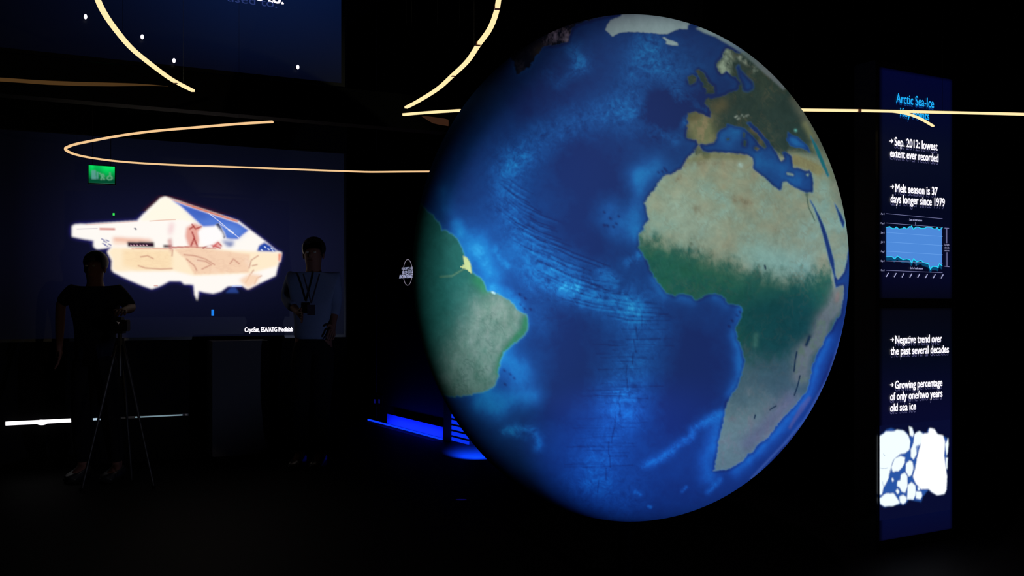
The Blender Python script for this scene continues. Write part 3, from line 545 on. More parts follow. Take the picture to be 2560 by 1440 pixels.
lay([(600,485),(840,490),(845,535),(605,532)], (44,18,40), 1.5); lay([(925,512),(1000,515),(1000,540),(925,538)], (60,20,44), 1.5)
for x in range(630, 780, 28): S.line(c5([(x, 515), (x+8, 518)]), (220,170,190), 1.1)
lay([(640,545),(1000,545),(1000,552),(640,552)], (214,110,90), 1, .9); lay([(1000,530),(1180,525),(1400,545),(1400,552),(1180,538),(1000,545)], (190,90,80), 1, .9)
lay([(990,310),(1020,320),(1010,390),(985,440),(968,400),(975,350)], (240,190,196), 5, .7); lay([(960,470),(1000,450),(1005,560),(985,580)], (206,120,120), 3, .7)
lay([(1130,360),(1200,320),(1270,350),(1240,400),(1250,470),(1230,530),(1150,530),(1120,440)], (232,156,140), 3, .9)
for p in [[(1180,330),(1210,370),(1260,350)], [(1180,400),(1200,450),(1170,520)], [(1160,370),(1190,350)], [(1200,460),(1225,520)], [(1280,540),(1340,510),(1430,540)], [(1370,530),(1410,490),(1440,520)]]: S.line(c5(p), (168,48,50), 2.4, .8)
lay([(1330,530),(1410,480),(1450,540)], (226,90,90), 4, .8)
lay([(1240,400),(1300,355),(1400,345),(1450,400),(1470,440),(1330,530),(1260,500)], (255,252,252), 3)
S.line(c5([(360,370),(480,372)]), (206,90,80), 3, .8); S.line(c5([(150,372),(330,366)]), (150,120,160), 1, .6); S.line(c5([(668,366),(676,372)]), (60,60,90), 2)
S.line(c5([(800,300),(900,292),(1030,286)]), (220,140,110), 1, .7); S.line(c5([(230,332),(420,322),(690,302)]), (232,170,150), 1, .5)
for p in [(370,460),(390,480),(380,500),(410,470),(430,505),(400,515)]: S.line(c5([p, (p[0]+22, p[1]+10)]), (90,90,160), 1.7, .8)
lay([(1480,945),(1530,895),(1570,895),(1600,945)], (40,66,140), 2, .9)
S.line(c5([(1540,882),(1618,882)]), (190,205,255), 1.4); S.line(c5([(840,880),(870,880)]), (200,120,110), 1)
S.mesh('satellite_picture', emi_vc('satellite_glow', 1.0), t)['label'] = 'glowing gold foil and white satellite picture'
write(WALL, 'CryoSat, ESA/ATG Medialab', (609, 828), (729, 830), 11, [WHITE, GHOST], t, 'caption_lettering', bold=.0022, off=.049)

# green emergency exit sign
EX = Plane(254, 7.30, 6100); EX.d = WALL.d.copy(); 
p0 = EX.uv(221, 415); p1 = EX.uv(288, 459); ze1, ze0 = EX.uv(254, 414.5)[1], EX.uv(254, 459.5)[1]
t = thing('exit_sign', 'lit green emergency exit sign with pale door, running man and wheelchair symbols', 'sign', EX.P((p0[0]+p1[0])/2, ze0))
bm = bmesh.new(); EX.box(bm, p0[0]-.004, p1[0]+.004, ze0-.004, ze1+.004, -.03, 0); obj('sign_housing', bm, mat('green_plastic', (30, 60, 50), .4), t)
E_ = Picture(EX, (221, 437), (288, 437), .003, .002); E_.z0, E_.z1 = ze0, ze1; E_.h = int((ze1-ze0)/.003); E_.img = np.zeros((E_.h, E_.w, 3), np.float32)
Yp, Xp = np.mgrid[0:E_.h, 0:E_.w].astype(np.float32); fy = Yp/E_.h; fx = Xp/E_.w
br = np.clip(1-fy*1.25, 0, 1)*(.6+.5*np.exp(-((fx-.68)/.2)**2)+.35*np.exp(-((fx-.12)/.09)**2)+.4*np.exp(-((fx-.93)/.12)**2)*np.exp(-(fy/.3)**2))
E_.img[:] = s2l((2, 72, 46)); E_.img += np.clip(br, 0, 1)[..., None]*(s2l((10, 232, 100))-s2l((2, 72, 46)))
c6 = lambda pts: [(200+x/18, 400+y/18) for x, y in pts]
for q in [[(510,470),(715,460),(720,860),(515,860)], [(755,530),(830,530),(830,860),(755,860)]]: E_.poly(c6(q), (92,156,148), 1, .85)
for q, r in [([(880,600),(960,650),(1020,640),(1070,720)], 2.2), ([(960,690),(1000,760),(1070,850)], 2.4), ([(985,760),(940,860)], 2.2), ([(1340,580),(1345,700),(1420,760),(1430,800)], 2.0), ([(1260,740),(1200,810),(1280,880),(1380,870),(1430,820)], 1.8), ([(1345,700),(1280,720)], 1.6)]: E_.line(c6(q), (96,170,128), r, .8)
E_.line(c6([(380,1045),(1570,1080)]), (90,150,130), 1.2, .8)
E_.mesh('sign_face', emi_vc('exit_green', 1.0), t)
bm = bmesh.new()
for u in (p0[0]+.03, p1[0]-.03): a = EX.P(u, ze1, -.015); cyl(bm, a, (a.x, a.y, 4.6), .002, n=6)
obj('hanging_rod', bm, PROF, t)
# little green indicator
q = WALL.uv(283, 537); bm = bmesh.new(); WALL.box(bm, q[0]-.007, q[0]+.007, q[1]-.009, q[1]+.009, .05, .056); bmesh.ops.bevel(bm, geom=bm.edges[:], offset=.002, segments=1)
tag(obj('indicator_light', bm, emi('green_led', (60, 235, 90), 1)), 'tiny green indicator light on the wall screen above the satellite picture', 'indicator light')

# light line low on the media wall
z_l = WALL.uv(240, 1047)[1]; t = thing('wall_light_bar', 'thin white light bar low on the wall behind the photographer', 'light bar', WALL.P(u_at(WALL, 240), z_l))
bm = bmesh.new(); WALL.box(bm, u_at(WALL, 10), u_at(WALL, 470), z_l-.009, z_l+.009, .001, .02); obj('bar_channel', bm, PROF, t)
for x0, x1, hh, m_, nm in [(14,181,.0145,emi('bar_white', (255,250,255), 1.4),'light_diffuser'), (232,267,.008,emi('bar_dim', (178,200,216), 1),'light_diffuser'), (337,455,.0045,emi('bar_faint', (112,136,146), 1),'light_diffuser'), (461,467,.006,emi('bar_end', (54,52,56), 1),'end_cap')]:
    bm = bmesh.new(); WALL.box(bm, u_at(WALL, x0), u_at(WALL, x1), z_l-hh, z_l+hh, .02, .032); bmesh.ops.bevel(bm, geom=bm.edges[:], offset=min(hh*.7, .004), segments=2); obj(nm, bm, m_, t)
# the hot lens in the bar
bm = bmesh.new(); p = WALL.P(u_at(WALL, 104), z_l-.004, .03); ball(bm, p, .022, 2.1, .5, .95); obj('bright_lens', bm, emi('bar_hot', (255,252,255), 2), t, True)

# ---------------------------------------------------------------- dark plinth with blue indicator
pc = WALL.P(u_at(WALL, 601)-.0, 0, .38); PL = Plane(601, pc.y, 6100)
t = thing('display_plinth', 'dark grey waist-high plinth standing on the floor below the satellite screen', 'plinth', (pc.x, pc.y, 0))
ua, ub = PL.uv(531, 760)[0], PL.uv(672, 760)[0]; zt_ = PL.uv(601, 852)[1]
bm = bmesh.new(); PL.box(bm, ua, ub, .05, zt_, -.3, 0); bmesh.ops.bevel(bm, geom=bm.edges[:], offset=.008, segments=2); obj('plinth_body', bm, mat('dark_grey_laminate', (44, 44, 50), .7, .2), t)
bm = bmesh.new(); PL.box(bm, ua+.04, ub-.04, 0, .05, -.26, -.04); obj('plinth_foot', bm, BLACK, t)
q = WALL.uv(529, 781.5); bm = bmesh.new(); WALL.box(bm, q[0]-.010, q[0]+.010, q[1]-.026, q[1]+.026, .05, .058); bmesh.ops.bevel(bm, geom=bm.edges[:], offset=.003, segments=1)
tag(obj('indicator_light', bm, emi('blue_led', (30, 130, 240), 1)), 'small upright blue indicator light below the pointed foot of the satellite', 'indicator light')

# ---------------------------------------------------------------- information column, right
cu0, cu1 = COL.uv(2197, 760)[0], COL.uv(2383, 760)[0]; czt = COL.uv(2197, 165)[1]; czb = COL.uv(2197, 1358)[1]
zg0, zg1 = COL.uv(2290, 768)[1], COL.uv(2290, 750)[1]
t = thing('information_column', 'tall narrow information column with sea ice facts on two stacked screens', 'information display', COL.P((cu0+cu1)/2, 0))
bm = bmesh.new(); COL.box(bm, cu0-.02, cu1+.02, 0, czt+.03, -.14, -.004); bmesh.ops.bevel(bm, geom=bm.edges[:], offset=.006, segments=2); obj('column_body', bm, GLASS, t)
def screen_bg(name, z0, z1, cols4):
    p = Picture(COL, (2197, 760), (2383, 760), .008, .0); p.z0, p.z1 = z0, z1; p.h = int((z1-z0)/.008); p.img = np.zeros((p.h, p.w, 3), np.float32)
    Y, X = np.mgrid[0:p.h, 0:p.w].astype(np.float32); fy, fx = Y/p.h, X/p.w
    for c in range(3): p.img[..., c] = np.interp(fy, [q[0] for q in cols4], [s2l(q[1])[c] for q in cols4])
    ed = np.clip(np.minimum(fx, 1-fx)/.05, .3, 1)*np.clip(np.minimum(fy, 1-fy)/.01, .3, 1); p.img *= ed[..., None]
    s = p.mesh(name, emi_vc(name+'_picture', 1.0, .15), t)
    s['label'] = 'upper dark blue screen with title, two facts and a blue chart' if z1 > 2 else 'lower dark blue screen with two facts and an ice picture'; return s
sa = screen_bg('screen_panel', zg1, czt, [(0, (3,6,44)), (.2, (4,8,38)), (.35, (7,12,34)), (.6, (4,8,30)), (.9, (6,8,34)), (1, (5,6,20))])
sb = screen_bg('screen_panel', czb, zg0, [(0, (5,6,16)), (.2, (4,8,24)), (.45, (8,10,42)), (.85, (5,12,52)), (1, (6,8,40))])
gh = (0.0, -.014)
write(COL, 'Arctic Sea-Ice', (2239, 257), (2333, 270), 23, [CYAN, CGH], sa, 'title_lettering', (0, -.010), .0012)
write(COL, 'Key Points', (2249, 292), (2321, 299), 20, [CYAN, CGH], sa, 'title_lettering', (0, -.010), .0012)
def arrow(bm, x, y):
    pxline(COL, bm, [(x, y), (x+7, y)], 1.1, .004); pxpoly(COL, bm, [(x+4, y-6), (x+9, y), (x+4, y+6)], .004)
for s, a, b, cap, par, ar in [('Sep. 2012: lowest', (2235,364), (2342,377), 20, sa, (2223,353)), ('extent ever recorded', (2224,392), (2344,406), 20, sa, None),
                     ('Melt season is 37', (2237,482), (2342,487), 20, sa, (2225,467)), ('days longer since 1979', (2225,505), (2360,518), 20, sa, None),
                     ('Negative trend over', (2237,858), (2353,856), 19, sb, (2225,849)), ('the past several decades', (2225,886), (2370,883), 19, sb, None),
                     ('Growing percentage', (2236,971), (2354,966), 19, sb, (2224,962)), ('of only one/two years', (2224,1000), (2354,993), 19, sb, None), ('old sea ice', (2224,1028), (2288,1025), 19, sb, None)]:
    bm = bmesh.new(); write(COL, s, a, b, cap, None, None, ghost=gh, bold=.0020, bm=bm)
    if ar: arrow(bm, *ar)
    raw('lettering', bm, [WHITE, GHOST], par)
# chart
c2 = lambda pts: [(2160+x/5.143, 520+y/5.143) for x, y in pts]
top = [(280,250),(320,240),(350,262),(385,266),(405,245),(440,272),(490,265),(505,248),(545,270),(575,240),(590,245),(603,230),(625,275),(660,245),(690,246),(720,262),(770,262),(800,244),(850,250),(890,270),(915,268),(932,252),(958,284),(998,252)]
bot = [(280,628),(350,626),(385,655),(420,618),(490,664),(540,655),(580,665),(605,708),(628,650),(665,695),(725,672),(750,700),(820,718),(845,792),(870,752),(930,756),(942,772),(960,715),(998,748)]
ch = bmesh.new(); tt, bb = c2(top), c2(bot)
def lerp(P, x): return float(np.interp(x, [p[0] for p in P], [p[1] for p in P]))
xs = np.linspace(2160+280/5.143, 2160+998/5.143, 80)
for x0, x1 in zip(xs[:-1], xs[1:]):
    pxpoly(COL, ch, [(x0, lerp(tt, x0)), (x1, lerp(tt, x1)), (x1, lerp(bb, x1)), (x0, lerp(bb, x0))], .003, 0)
    pxpoly(COL, ch, [(x0, lerp(bb, x0)), (x1, lerp(bb, x1)), (x1, lerp(bb, x1)+10-0), (x0, lerp(bb, x0)+8)], .0028, 3)
pxline(COL, ch, tt, 1.0, .0045, 1); pxline(COL, ch, bb, 1.0, .0045, 1)
for y0, y1, k in [(72,138,2),(193,250,2),(682,710,2),(802,832,2),(315,368,4),(436,482,4),(556,600,4)]: pxline(COL, ch, c2([(280,y0),(1000,y1)]), .55, .004, k)
for p in [[(1056,262),(1056,450)], [(1058,572),(1058,750)]]: pxline(COL, ch, c2(p), .9, .004, 2)
for p in [[(1030,258),(1082,262)], [(1030,750),(1086,756)], [(655,185),(655,225)], [(660,710),(660,745)]]: pxline(COL, ch, c2(p), .9, .004, 2)
raw('melt_season_chart', ch, [emi('chart_blue', (78, 138, 218), 1), emi('chart_cyan', (40, 215, 250), 1), emi('chart_grey', (120, 122, 168), 1), emi('chart_teal', (10, 70, 110), 1), emi('chart_pale', (104, 162, 236), 1)], sa)['label'] = 'blue filled chart with cyan jagged edges'
bm = bmesh.new(); PALE = emi('pale_label', (170, 172, 215), 1)
for s, y in zip(['Apr 1', 'May 1', 'Jun 1', 'Jul 1', 'Aug 1', 'Sep 1', 'Oct 1'], [75, 196, 317, 437, 557, 680, 800]): write(COL, s, *c2([(208, y+12), (254, y+12)]), 4.6, None, None, bm=bm)
for s, x, y in [('Start of melt season', 575, 165), ('End of melt season', 585, 785)]: write(COL, s, *c2([(x, y), (x+162, y+6)]), 5, None, None, bm=bm, bold=.0004)
for s, y in [('Length', 482), ('of melt', 520), ('season', 557)]: write(COL, s, *c2([(1028, y), (1086, y+2)]), 4.6, None, None, bm=bm)
for i in range(8):
    x = 2160+(290+i*100.5)/5.143; y = 520+(862+i*3)/5.143; pxline(COL, bm, [(x-2, y+4), (x+3, y-5)], 1.1, .004)
raw('chart_lettering', bm, PALE, sa)
# ice picture
I = Picture(COL, (2197, 1064), (2374, 1275), .0016, .003); c7 = lambda pts: [(2160+x/4.235, 1040+y/4.235) for x, y in pts]
ibg = s2l((8, 12, 46)); I.img[:] = ibg
wn = noise(I.h, I.w, 10, oct=3)
ice_all = [(158,215),(230,150),(280,130),(330,150),(390,150),(450,180),(480,240),(490,120),(520,160),(530,210),(560,165),(610,175),(660,185),(680,130),(740,145),(780,200),(830,215),(880,240),(872,420),(870,600),(868,780),(840,825),(770,835),(700,800),(680,770),(620,850),(600,905),(470,880),(430,935),(370,930),(210,962),(158,925)]
I.poly(c7(ice_all), (44, 92, 178), 3, .8)
fl_ = [[(158,215),(230,165),(300,165),(350,145),(420,160),(465,210),(484,270),(475,350),(430,395),(380,400),(330,440),(300,470),(275,560),(255,650),(225,720),(200,750),(185,830),(158,830)],
       [(320,450),(380,420),(430,440),(425,490),(400,540),(360,580),(300,590),(285,540)], [(470,110),(505,125),(520,180),(510,220),(480,200)],
       [(440,500),(480,470),(510,490),(515,560),(500,620),(470,640),(440,590)], [(385,620),(430,600),(455,640),(455,740),(430,810),(395,800),(370,750),(345,740),(350,690),(380,680)],
       [(460,730),(500,700),(540,740),(540,830),(520,880),(450,880)], [(545,800),(600,800),(610,850),(590,880),(545,870)], [(330,790),(350,770),(370,800),(350,825)], [(370,850),(410,835),(445,860),(440,910),(410,935),(375,910)],
       [(160,870),(230,820),(310,820),(345,870),(375,920),(300,950),(210,955),(165,925)], [(530,190),(580,160),(620,190),(600,280),(560,340),(550,400),(520,460),(490,430),(490,360),(520,280)],
       [(610,200),(680,180),(690,130),(740,145),(770,195),(830,210),(850,280),(840,420),(860,560),(870,640),(862,790),(840,820),(770,832),(715,800),(680,765),(600,770),(545,710),(515,640),(540,560),(560,440),(590,330)],
       [(286,660),(300,655),(310,680),(298,700)], [(560,760),(580,745),(590,770),(570,790)], [(855,300),(885,230),(888,300),(880,380),(868,420)], [(860,440),(880,440),(876,560),(865,560)]]
for f in fl_: I.poly(c7(f), (240, 252, 255), 1.6)
I.poly(c7(fl_[11]), (255, 255, 255), 3, 1)
for p in [[(160,548),(200,555),(245,545)], [(250,640),(262,580),(285,570)], [(190,690),(200,750)], [(200,400),(215,420)], [(525,560),(545,480)]]: I.line(c7(p), (150,170,200), 1.2, .8)
for q in [[(540,320),(580,300),(570,360),(550,390)]]: I.poly(c7(q), (70,110,180), 2, .8)
I.img[:] = bil(I.img, np.mgrid[0:I.h, 0:I.w][0]+wn*3, np.mgrid[0:I.h, 0:I.w][1]+wn*3)
I.mesh('ice_picture', emi_vc('ice_glow', 1.05), sb)['label'] = 'bright white ice floes picture'

# ---------------------------------------------------------------- round logo on the passage wall
t = thing('wall_logo', 'small round white logo with three lines of lettering on the dark passage wall', 'sign', SIDE.P(*SIDE.uv(1020, 681)))
LG = emi('logo_grey', (128, 122, 138), 1); LW = emi('logo_white', (186, 192, 232), 1)
bm = bmesh.new(); cu_, cz_ = SIDE.uv(1020, 681); R_ = (SIDE.uv(1020, 648)[1]-SIDE.uv(1020, 714)[1])/2; RH = (SIDE.uv(1032.2, 681)[0]-SIDE.uv(1008.2, 681)[0])/2
A_ = [(math.cos(a)*RH, math.sin(a)*R_) for a in np.linspace(0, 2*math.pi, 49)]
for (x0, y0), (x1, y1) in zip(A_[:-1], A_[1:]):
    bm.faces.new([bm.verts.new(SIDE.P(cu_+x*k, cz_+y*k2, .004)) for x, y, k, k2 in ((x0, y0, 1, 1), (x1, y1, 1, 1), (x1, y1, .87, .95), (x0, y0, .87, .95))])
raw('logo_ring', bm, LG, t)
bm = bmesh.new(); write(SIDE, "EUROPE'S HUB", (1006,675), (1036,674), 6.5, None, None, bm=bm, off=.008); write(SIDE, 'BUSINESS &', (1008,684), (1034,683), 6.5, None, None, bm=bm, off=.008)
write(SIDE, 'AND INTERNATIONAL', (1000,696), (1048,694), 9, None, None, bm=bm, off=.008, bold=.001); raw('lettering', bm, LW, t)

# ---------------------------------------------------------------- blue lit step by the passage wall
ST = Plane(1110, F*H/(1100-CY), -170)                    # its face stands on the floor line
s0, s1 = ST.uv(968, 1000)[0], ST.uv(1107, 1000)[0]
SM = mat('blue_grey_step', (90, 96, 120), .5, .3)
t = thing('lit_step', 'low step with a blue lit front edge at the foot of the passage wall', 'step', ST.P((s0+s1)/2, 0))
bm = bmesh.new(); ST.box(bm, s0, s1, 0, .118, -.06, 0); obj('step_body', bm, SM, t)
BLU = emi('blue_led_strip', (12, 60, 255), 1.0)
bm = bmesh.new(); e0 = ST.uv(925, 1000)[0]
ST.box(bm, e0, s1+.02, 0.002, .016, .012, .03); obj('blue_light_strip', bm, BLU, t)
l = bpy.data.lights.new('step_glow', 'AREA'); l.shape = 'RECTANGLE'; l.size = (s1-s0)*1.0; l.size_y = .02; l.energy = 7; l.color = (.004, .02, 1)
lo = bpy.data.objects.new('step_glow', l); C.objects.link(lo); lo.location = ST.P((s0+s1)/2, .02, .12)
lo.rotation_euler = (Vector(-ST.n)+Vector((0, 0, .35))).to_track_quat('-Z', 'X').to_euler()
lo.rotation_mode = 'QUATERNION'; zax = -(Vector(-ST.n)+Vector((0, 0, .30))).normalized(); xax = ST.d.normalized(); yax = zax.cross(xax)
lo.rotation_quaternion = Matrix((xax, yax, zax)).transposed().to_quaternion()
lo.parent = t; lo.matrix_parent_inverse = t.matrix_basis.inverted()
# post and louvred light box beside the step
p = on_z(1119, 1103, 0); bm = bmesh.new(); box(bm, p.x-.035, p.x+.035, p.y-.03, p.y+.03, 0, 2.3)
tag(obj('black_post', bm, mat('black_post', (16, 16, 26), .4, .3)), 'slim black upright post between the blue lit step and the louvred lamp', 'post')
la, lb = SIDE.uv(1135, 1000)[0], SIDE.uv(1178, 1000)[0]; lz0, lz1 = SIDE.uv(1148, 1104)[1], SIDE.uv(1148, 1032)[1]
t = thing('louvred_lamp', 'small blue louvred lamp low on the wall at the lower left rim of the globe', 'lamp', SIDE.P((la+lb)/2, lz0))
bm = bmesh.new(); SIDE.box(bm, la-.01, lb+.01, lz0-.01, lz1+.01, .001, .02); obj('lamp_housing', bm, BLACK, t)
for i in range(5):
    hh = (lz1-lz0)/5; z0 = lz0+i*hh; bm = bmesh.new(); SIDE.box(bm, la, lb, z0, z0+hh*.6, .02, .034); obj('lit_louvre', bm, emi('louvre_blue', (8, 50, 250), .9), t)
# blue wash on the floor beside the globe
a = on_z(1185, 1136, 0); l = bpy.data.lights.new('floor_wash', 'SPOT'); l.energy = 4600; l.color = (.003, .06, 1); l.spot_size = math.radians(54); l.spot_blend = 1; l.shadow_soft_size = .01
lo = bpy.data.objects.new('floor_wash', l); C.objects.link(lo); lo.location = (a.x+.0, a.y-.45, .42)
lo.rotation_euler = (Vector((a.x+.04, a.y, 0))-Vector(lo.location)).to_track_quat('-Z', 'Y').to_euler()
lo.parent = t; lo.matrix_parent_inverse = t.matrix_basis.inverted()
# twin faint blue reflections on the passage corner, added as glowing blocks
p = SIDE.P(*SIDE.uv(946, 1000)); t = thing('twin_reflection', 'pair of faint blue reflections low at the corner of the passage wall, built as glowing blocks', 'indicator light', p)
bm = bmesh.new(); q0, q1 = SIDE.uv(934, 1012), SIDE.uv(958, 988); SIDE.box(bm, q0[0], q1[0], q0[1], q1[1], .001, .012); obj('reflection_plate', bm, BLACK, t)
for x in (940, 951):
    u, z = SIDE.uv(x, 1001); bm = bmesh.new(); SIDE.box(bm, u-.012, u+.012, z-.03, z+.012, .012, .018); obj('reflection_block', bm, emi('faint_blue', (10, 12, 90), 1), t)
# small blue reflection on the floor, added as a glowing disc
p = on_z(1153, 1250, 0); bm = bmesh.new(); ball(bm, (p.x, p.y, .003), .026, 1.4, .5, .12); tag(obj('floor_reflection', bm, emi('floor_reflection_blue', (8, 6, 70), 1), smooth=True), 'dim blue reflection on the black floor left of the globe, built as a glowing disc', 'floor reflection')

# ---------------------------------------------------------------- people
def skin(name, nodes, edges, m, parent, root=0, sub=2, ys=1.0):
    me = bpy.data.meshes.new(name); me.from_pydata([n[0] for n in nodes], edges, []); o = bpy.data.objects.new(name, me); C.objects.link(o)
    md = o.modifiers.new('s', 'SKIN'); 
    if not me.skin_vertices: me.skin_vertices.new()
    for i, n in enumerate(nodes):
        r = n[1]; r = r if isinstance(r, tuple) else (r, r); me.skin_vertices[0].data[i].radius = r; me.skin_vertices[0].data[i].use_root = (i == root)
    sb_ = o.modifiers.new('b', 'SUBSURF'); sb_.levels = sub; sb_.render_levels = sub
    dg = bpy.context.evaluated_depsgraph_get(); me2 = bpy.data.meshes.new_from_object(o.evaluated_get(dg)); bpy.data.objects.remove(o)
    me2.name = name; me2.materials.clear(); me2.polygons.foreach_set('use_smooth', [True]*len(me2.polygons)); return link(name, me2, m, parent)
def hand(nodes, edges, wi, wrist, d, s, spread, curl):
    """palm and five fingers below a wrist; d = pointing direction, s = side direction of the thumb"""
    d = d.normalized(); s = (s-d*s.dot(d)).normalized(); n = d.cross(s)
    nodes.append((wrist+d*.05, (.030, .016))); pi = len(nodes)-1; edges.append((wi, pi))
    for k, (o, L) in enumerate([(.032, .072), (.011, .082), (-.010, .076), (-.030, .060)]):
        b = wrist+d*.085+s*o; c = b+d*L*.5+n*curl*.3*L; e = c+d*L*.42+n*curl*.7*L; i = len(nodes)
        nodes.extend([(b, .009), (c, .0085), (e, .0075)]); edges.extend([(pi, i), (i, i+1), (i+1, i+2)])
    i = len(nodes); nodes.extend([(wrist+d*.04+s*.040, .011), (wrist+d*.075+s*.060, .0085)]); edges.extend([(pi, i), (i, i+1)])
def person(label, base, Hh, elb, wri, feet, shirt, trousers, skinc, hairc, hem, sleeve, turn=0.0):
    k = Hh/1.75; bx_, by = base.x, base.y; V = lambda x, y, z: Vector((bx_+x*.9, by+y, z*k))
    t = thing('person', label, 'person', (bx_, by, 0), 'two people standing by the media wall')
    hz = 1.62; nodes = [(V(0,0,.95), (.10*k, .075*k)), (V(0,0,1.12), (.10*k, .075*k)), (V(0,-.01,1.32), (.14*k, .09*k)), (V(0,.005,1.44), (.078*k, .06*k)), (V(0,0,1.51), (.056*k, .064*k)), (V(0,-.014,1.575), (.070*k, .088*k)), (V(0,-.005,1.67), (.078*k, .092*k))]
    edges = [(i, i+1) for i in range(6)]; ml = []; tl = []
    for sgn, e, w_ in ((-1, elb[0], wri[0]), (1, elb[1], wri[1])):
        i = len(nodes); sh = V(sgn*.19, 0, 1.42); nodes += [(sh, .058*k), (Vector(e), .040*k), ((Vector(e)+Vector(w_))/2, .036*k), (Vector(w_), .026*k)]; edges += [(2, i), (i, i+1), (i+1, i+2), (i+2, i+3)]
        hand(nodes, edges, i+3, Vector(w_), Vector(w_)-Vector(e), Vector((-sgn*.6, -1, 0)), 1, .35); ml.append((sh, Vector(e), Vector(w_)))
    for sgn, ft in ((-1, feet[0]), (1, feet[1])):
        i = len(nodes); hp = V(sgn*.09, 0, .92); kn = Vector(((hp.x+ft.x)/2, by-.03, .50*k)); an = Vector((ft.x, by+.02, .08)); nodes += [(hp, .095*k), (kn, .058*k), (an, .040*k), (Vector((ft.x, by-.12, .035)), .034)]; edges += [(0, i), (i, i+1), (i+1, i+2), (i+2, i+3)]; tl.append((hp, kn, an))
    skin('body', nodes, edges, skinc, t, 0)
    # nose, ears, eyes and mouth shaped on the head
    hc = V(0, -.012, 1.60)
    bm = bmesh.new(); ball(bm, hc+Vector((0, -.095*k, -.005)), .013, .8, 1.1, 1.6); obj('nose', bm, skinc, t, True)
    for sg in (-1, 1):
        bm = bmesh.new(); ball(bm, hc+Vector((sg*.074*k, .01, 0)), .026, .35, .7, 1.1); obj('ear', bm, skinc, t, True)
        bm = bmesh.new(); ball(bm, hc+Vector((sg*.028*k, -.080*k, .022)), .010, 1.2, .6, .7); obj('eye', bm, mat('eye', (120, 118, 116), .3), t, True)
    bm = bmesh.new(); ball(bm, hc+Vector((0, -.080*k, -.045*k)), .02, 1.1, .35, .3); obj('mouth', bm, mat('lips', (96, 56, 50), .6), t, True)
    bm = bmesh.new(); ball(bm, V(0, .012, 1.655), .098*k, .92, 1.05, .92, 20)
    for v in list(bm.verts):
        if v.co.z < V(0, 0, 1.565).z or (v.co.y < by-.052*k and v.co.z < V(0, 0, 1.69).z): bm.verts.remove(v)
    obj('hair', bm, hairc, t, True)
    # shirt
    nd = [(V(0,0,hem-.05), (.165*k, .125*k)), (V(0,0,hem+.02), (.165*k, .125*k)), (V(0,0,1.14), (.155*k, .12*k)), (V(0,-.008,1.32), (.178*k, .122*k)), (V(0,0,1.445), (.100*k, .078*k))]; ed = [(0, 1), (1, 2), (2, 3), (3, 4)]
    for sh, e, w_ in ml:
        i = len(nd); end = e+(w_-e)*sleeve; nd += [(sh, .078*k), ((sh+e)/2, .062*k), (e, .054*k), (end, .048*k)]; ed += [(3, i), (i, i+1), (i+1, i+2), (i+2, i+3)]
    skin('shirt', nd, ed, shirt, t, 0)
    nd = [(V(0,0,1.09), (.150*k, .112*k)), (V(0,0,.93), (.17*k, .13*k))]; ed = [(0, 1)]
    for hp, kn, an in tl:
        i = len(nd); nd += [(hp, .108*k), (kn, .078*k), (an+Vector((0, 0, .02)), .066*k)]; ed += [(1, i), (i, i+1), (i+1, i+2)]
    skin('trousers', nd, ed, trousers, t, 0)
    for ft in feet:
        bm = bmesh.new(); v = box(bm, ft.x-.045, ft.x+.045, by-.20, by+.07, 0, .085)
        for q in v:
            if q.co.z > .05 and q.co.y < by: q.co.z = .045
        bmesh.ops.bevel(bm, geom=bm.edges[:], offset=.018, segments=3); obj('shoe', bm, mat('dark_shoe', (26, 28, 34), .4, .4), t, True)
    return t
SK = mat('skin', (84, 57, 50), .7, .1, .06, 30); NAVY = mat('navy_cloth', (18, 22, 32), .95, .03, .15, 60); DARK = mat('black_cloth', (12, 12, 16), .95, .05, .15, 60)
SHIRT = mat('white_blue_shirt', (82, 94, 122), .95, .03, .08, 50); HAIR = mat('dark_hair', (18, 14, 12), .6, .3, .3, 90)
d1 = 7.06; b1_ = at_d(238, 760, d1); b1_.z = 0
X = lambda x, y, d: at_d(x, y, d)
person('person in dark clothes with bare forearms standing beside a camera on a tripod', b1_, 1.68, (X(152,758,d1), X(330,770,d1+.02)), (X(148,868,d1-.03), X(312,776,d1-.20)), (X(204,1195,d1), X(291,1190,d1)), NAVY, DARK, SK, HAIR, .93, .0)
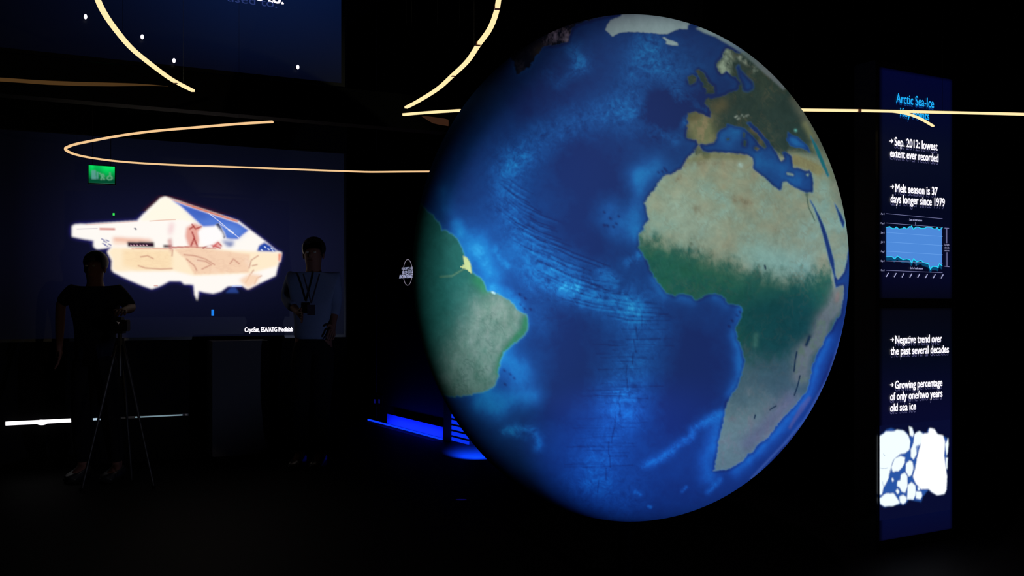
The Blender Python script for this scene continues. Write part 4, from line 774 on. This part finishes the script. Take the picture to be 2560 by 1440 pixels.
# camera on tripod
tp = X(300, 812, d1-.34); t = thing('camera_tripod', 'black camera tripod with spread legs in front of the darkly dressed person', 'tripod', (tp.x, tp.y, 0))
for fx in (X(384,1232,0.0001), ):
    pass
zt0 = tp.z-.06
for dx, dy in ((.26, -.06), (-.20, -.16), (.02, .16)):
    bm = bmesh.new(); e = Vector((tp.x+dx, tp.y+dy, 0)); s_ = Vector((tp.x+dx*.07, tp.y+dy*.07, zt0-.05)); cyl(bm, s_, (s_+e)/2, .013); cyl(bm, (s_+e)/2, e, .009)
    lg = obj('leg', bm, mat('tripod_black', (18, 18, 20), .5, .3), t)
    bm = bmesh.new(); ball(bm, e+Vector((0, 0, .012)), .014, 1, 1, .85); obj('rubber_foot', bm, BLACK, lg, True)
bm = bmesh.new(); cyl(bm, (tp.x, tp.y, zt0-.30), (tp.x, tp.y, zt0), .014); cyl(bm, (tp.x, tp.y, zt0-.08), (tp.x, tp.y, zt0-.03), .03); obj('centre_column', bm, mat('tripod_black', (18, 18, 20)), t)
bm = bmesh.new(); box(bm, tp.x-.03, tp.x+.03, tp.y-.03, tp.y+.03, zt0, zt0+.015); obj('tripod_head', bm, mat('tripod_black', (18, 18, 20)), t)
t = thing('photo_camera', 'small black camera mounted on the tripod in front of the darkly dressed person', 'camera', (tp.x, tp.y, zt0+.015))
bm = bmesh.new(); box(bm, tp.x-.06, tp.x+.06, tp.y-.03, tp.y+.03, zt0+.0155, zt0+.095); bmesh.ops.bevel(bm, geom=bm.edges[:], offset=.008, segments=2); box(bm, tp.x-.02, tp.x+.02, tp.y-.025, tp.y+.025, zt0+.095, zt0+.115); obj('camera_body', bm, mat('camera_black', (16, 16, 18), .5, .3), t)
bm = bmesh.new(); cyl(bm, (tp.x, tp.y-.10, zt0+.055), (tp.x, tp.y-.03, zt0+.055), .032, .034, 24); obj('camera_lens', bm, mat('lens_black', (22, 22, 26), .2, .6), t)
# second person
d2 = 7.6; b2 = at_d(784, 760, d2); b2.z = 0
p2 = person('person in a loose white shirt with a lanyard standing right of the satellite picture', b2, 1.82, (X(717,748,d2+.03), X(838,758,d2+.03)), (X(745,780,d2-.18), X(833,806,d2-.06)), (X(748,1164,d2), X(800,1164,d2)), SHIRT, DARK, SK, HAIR, .99, .72)
LY = mat('lanyard_dark', (30, 22, 40), .8)
bm = bmesh.new()
for xx_ in (758, 799): cyl(bm, X(xx_, 684, d2-.145), X(778, 758, d2-.165), .006, n=8)
bo = X(778, 762, d2-.17); box(bm, bo.x-.03, bo.x+.03, bo.y-.003, bo.y+.003, bo.z-.08, bo.z); obj('lanyard', bm, LY, p2)
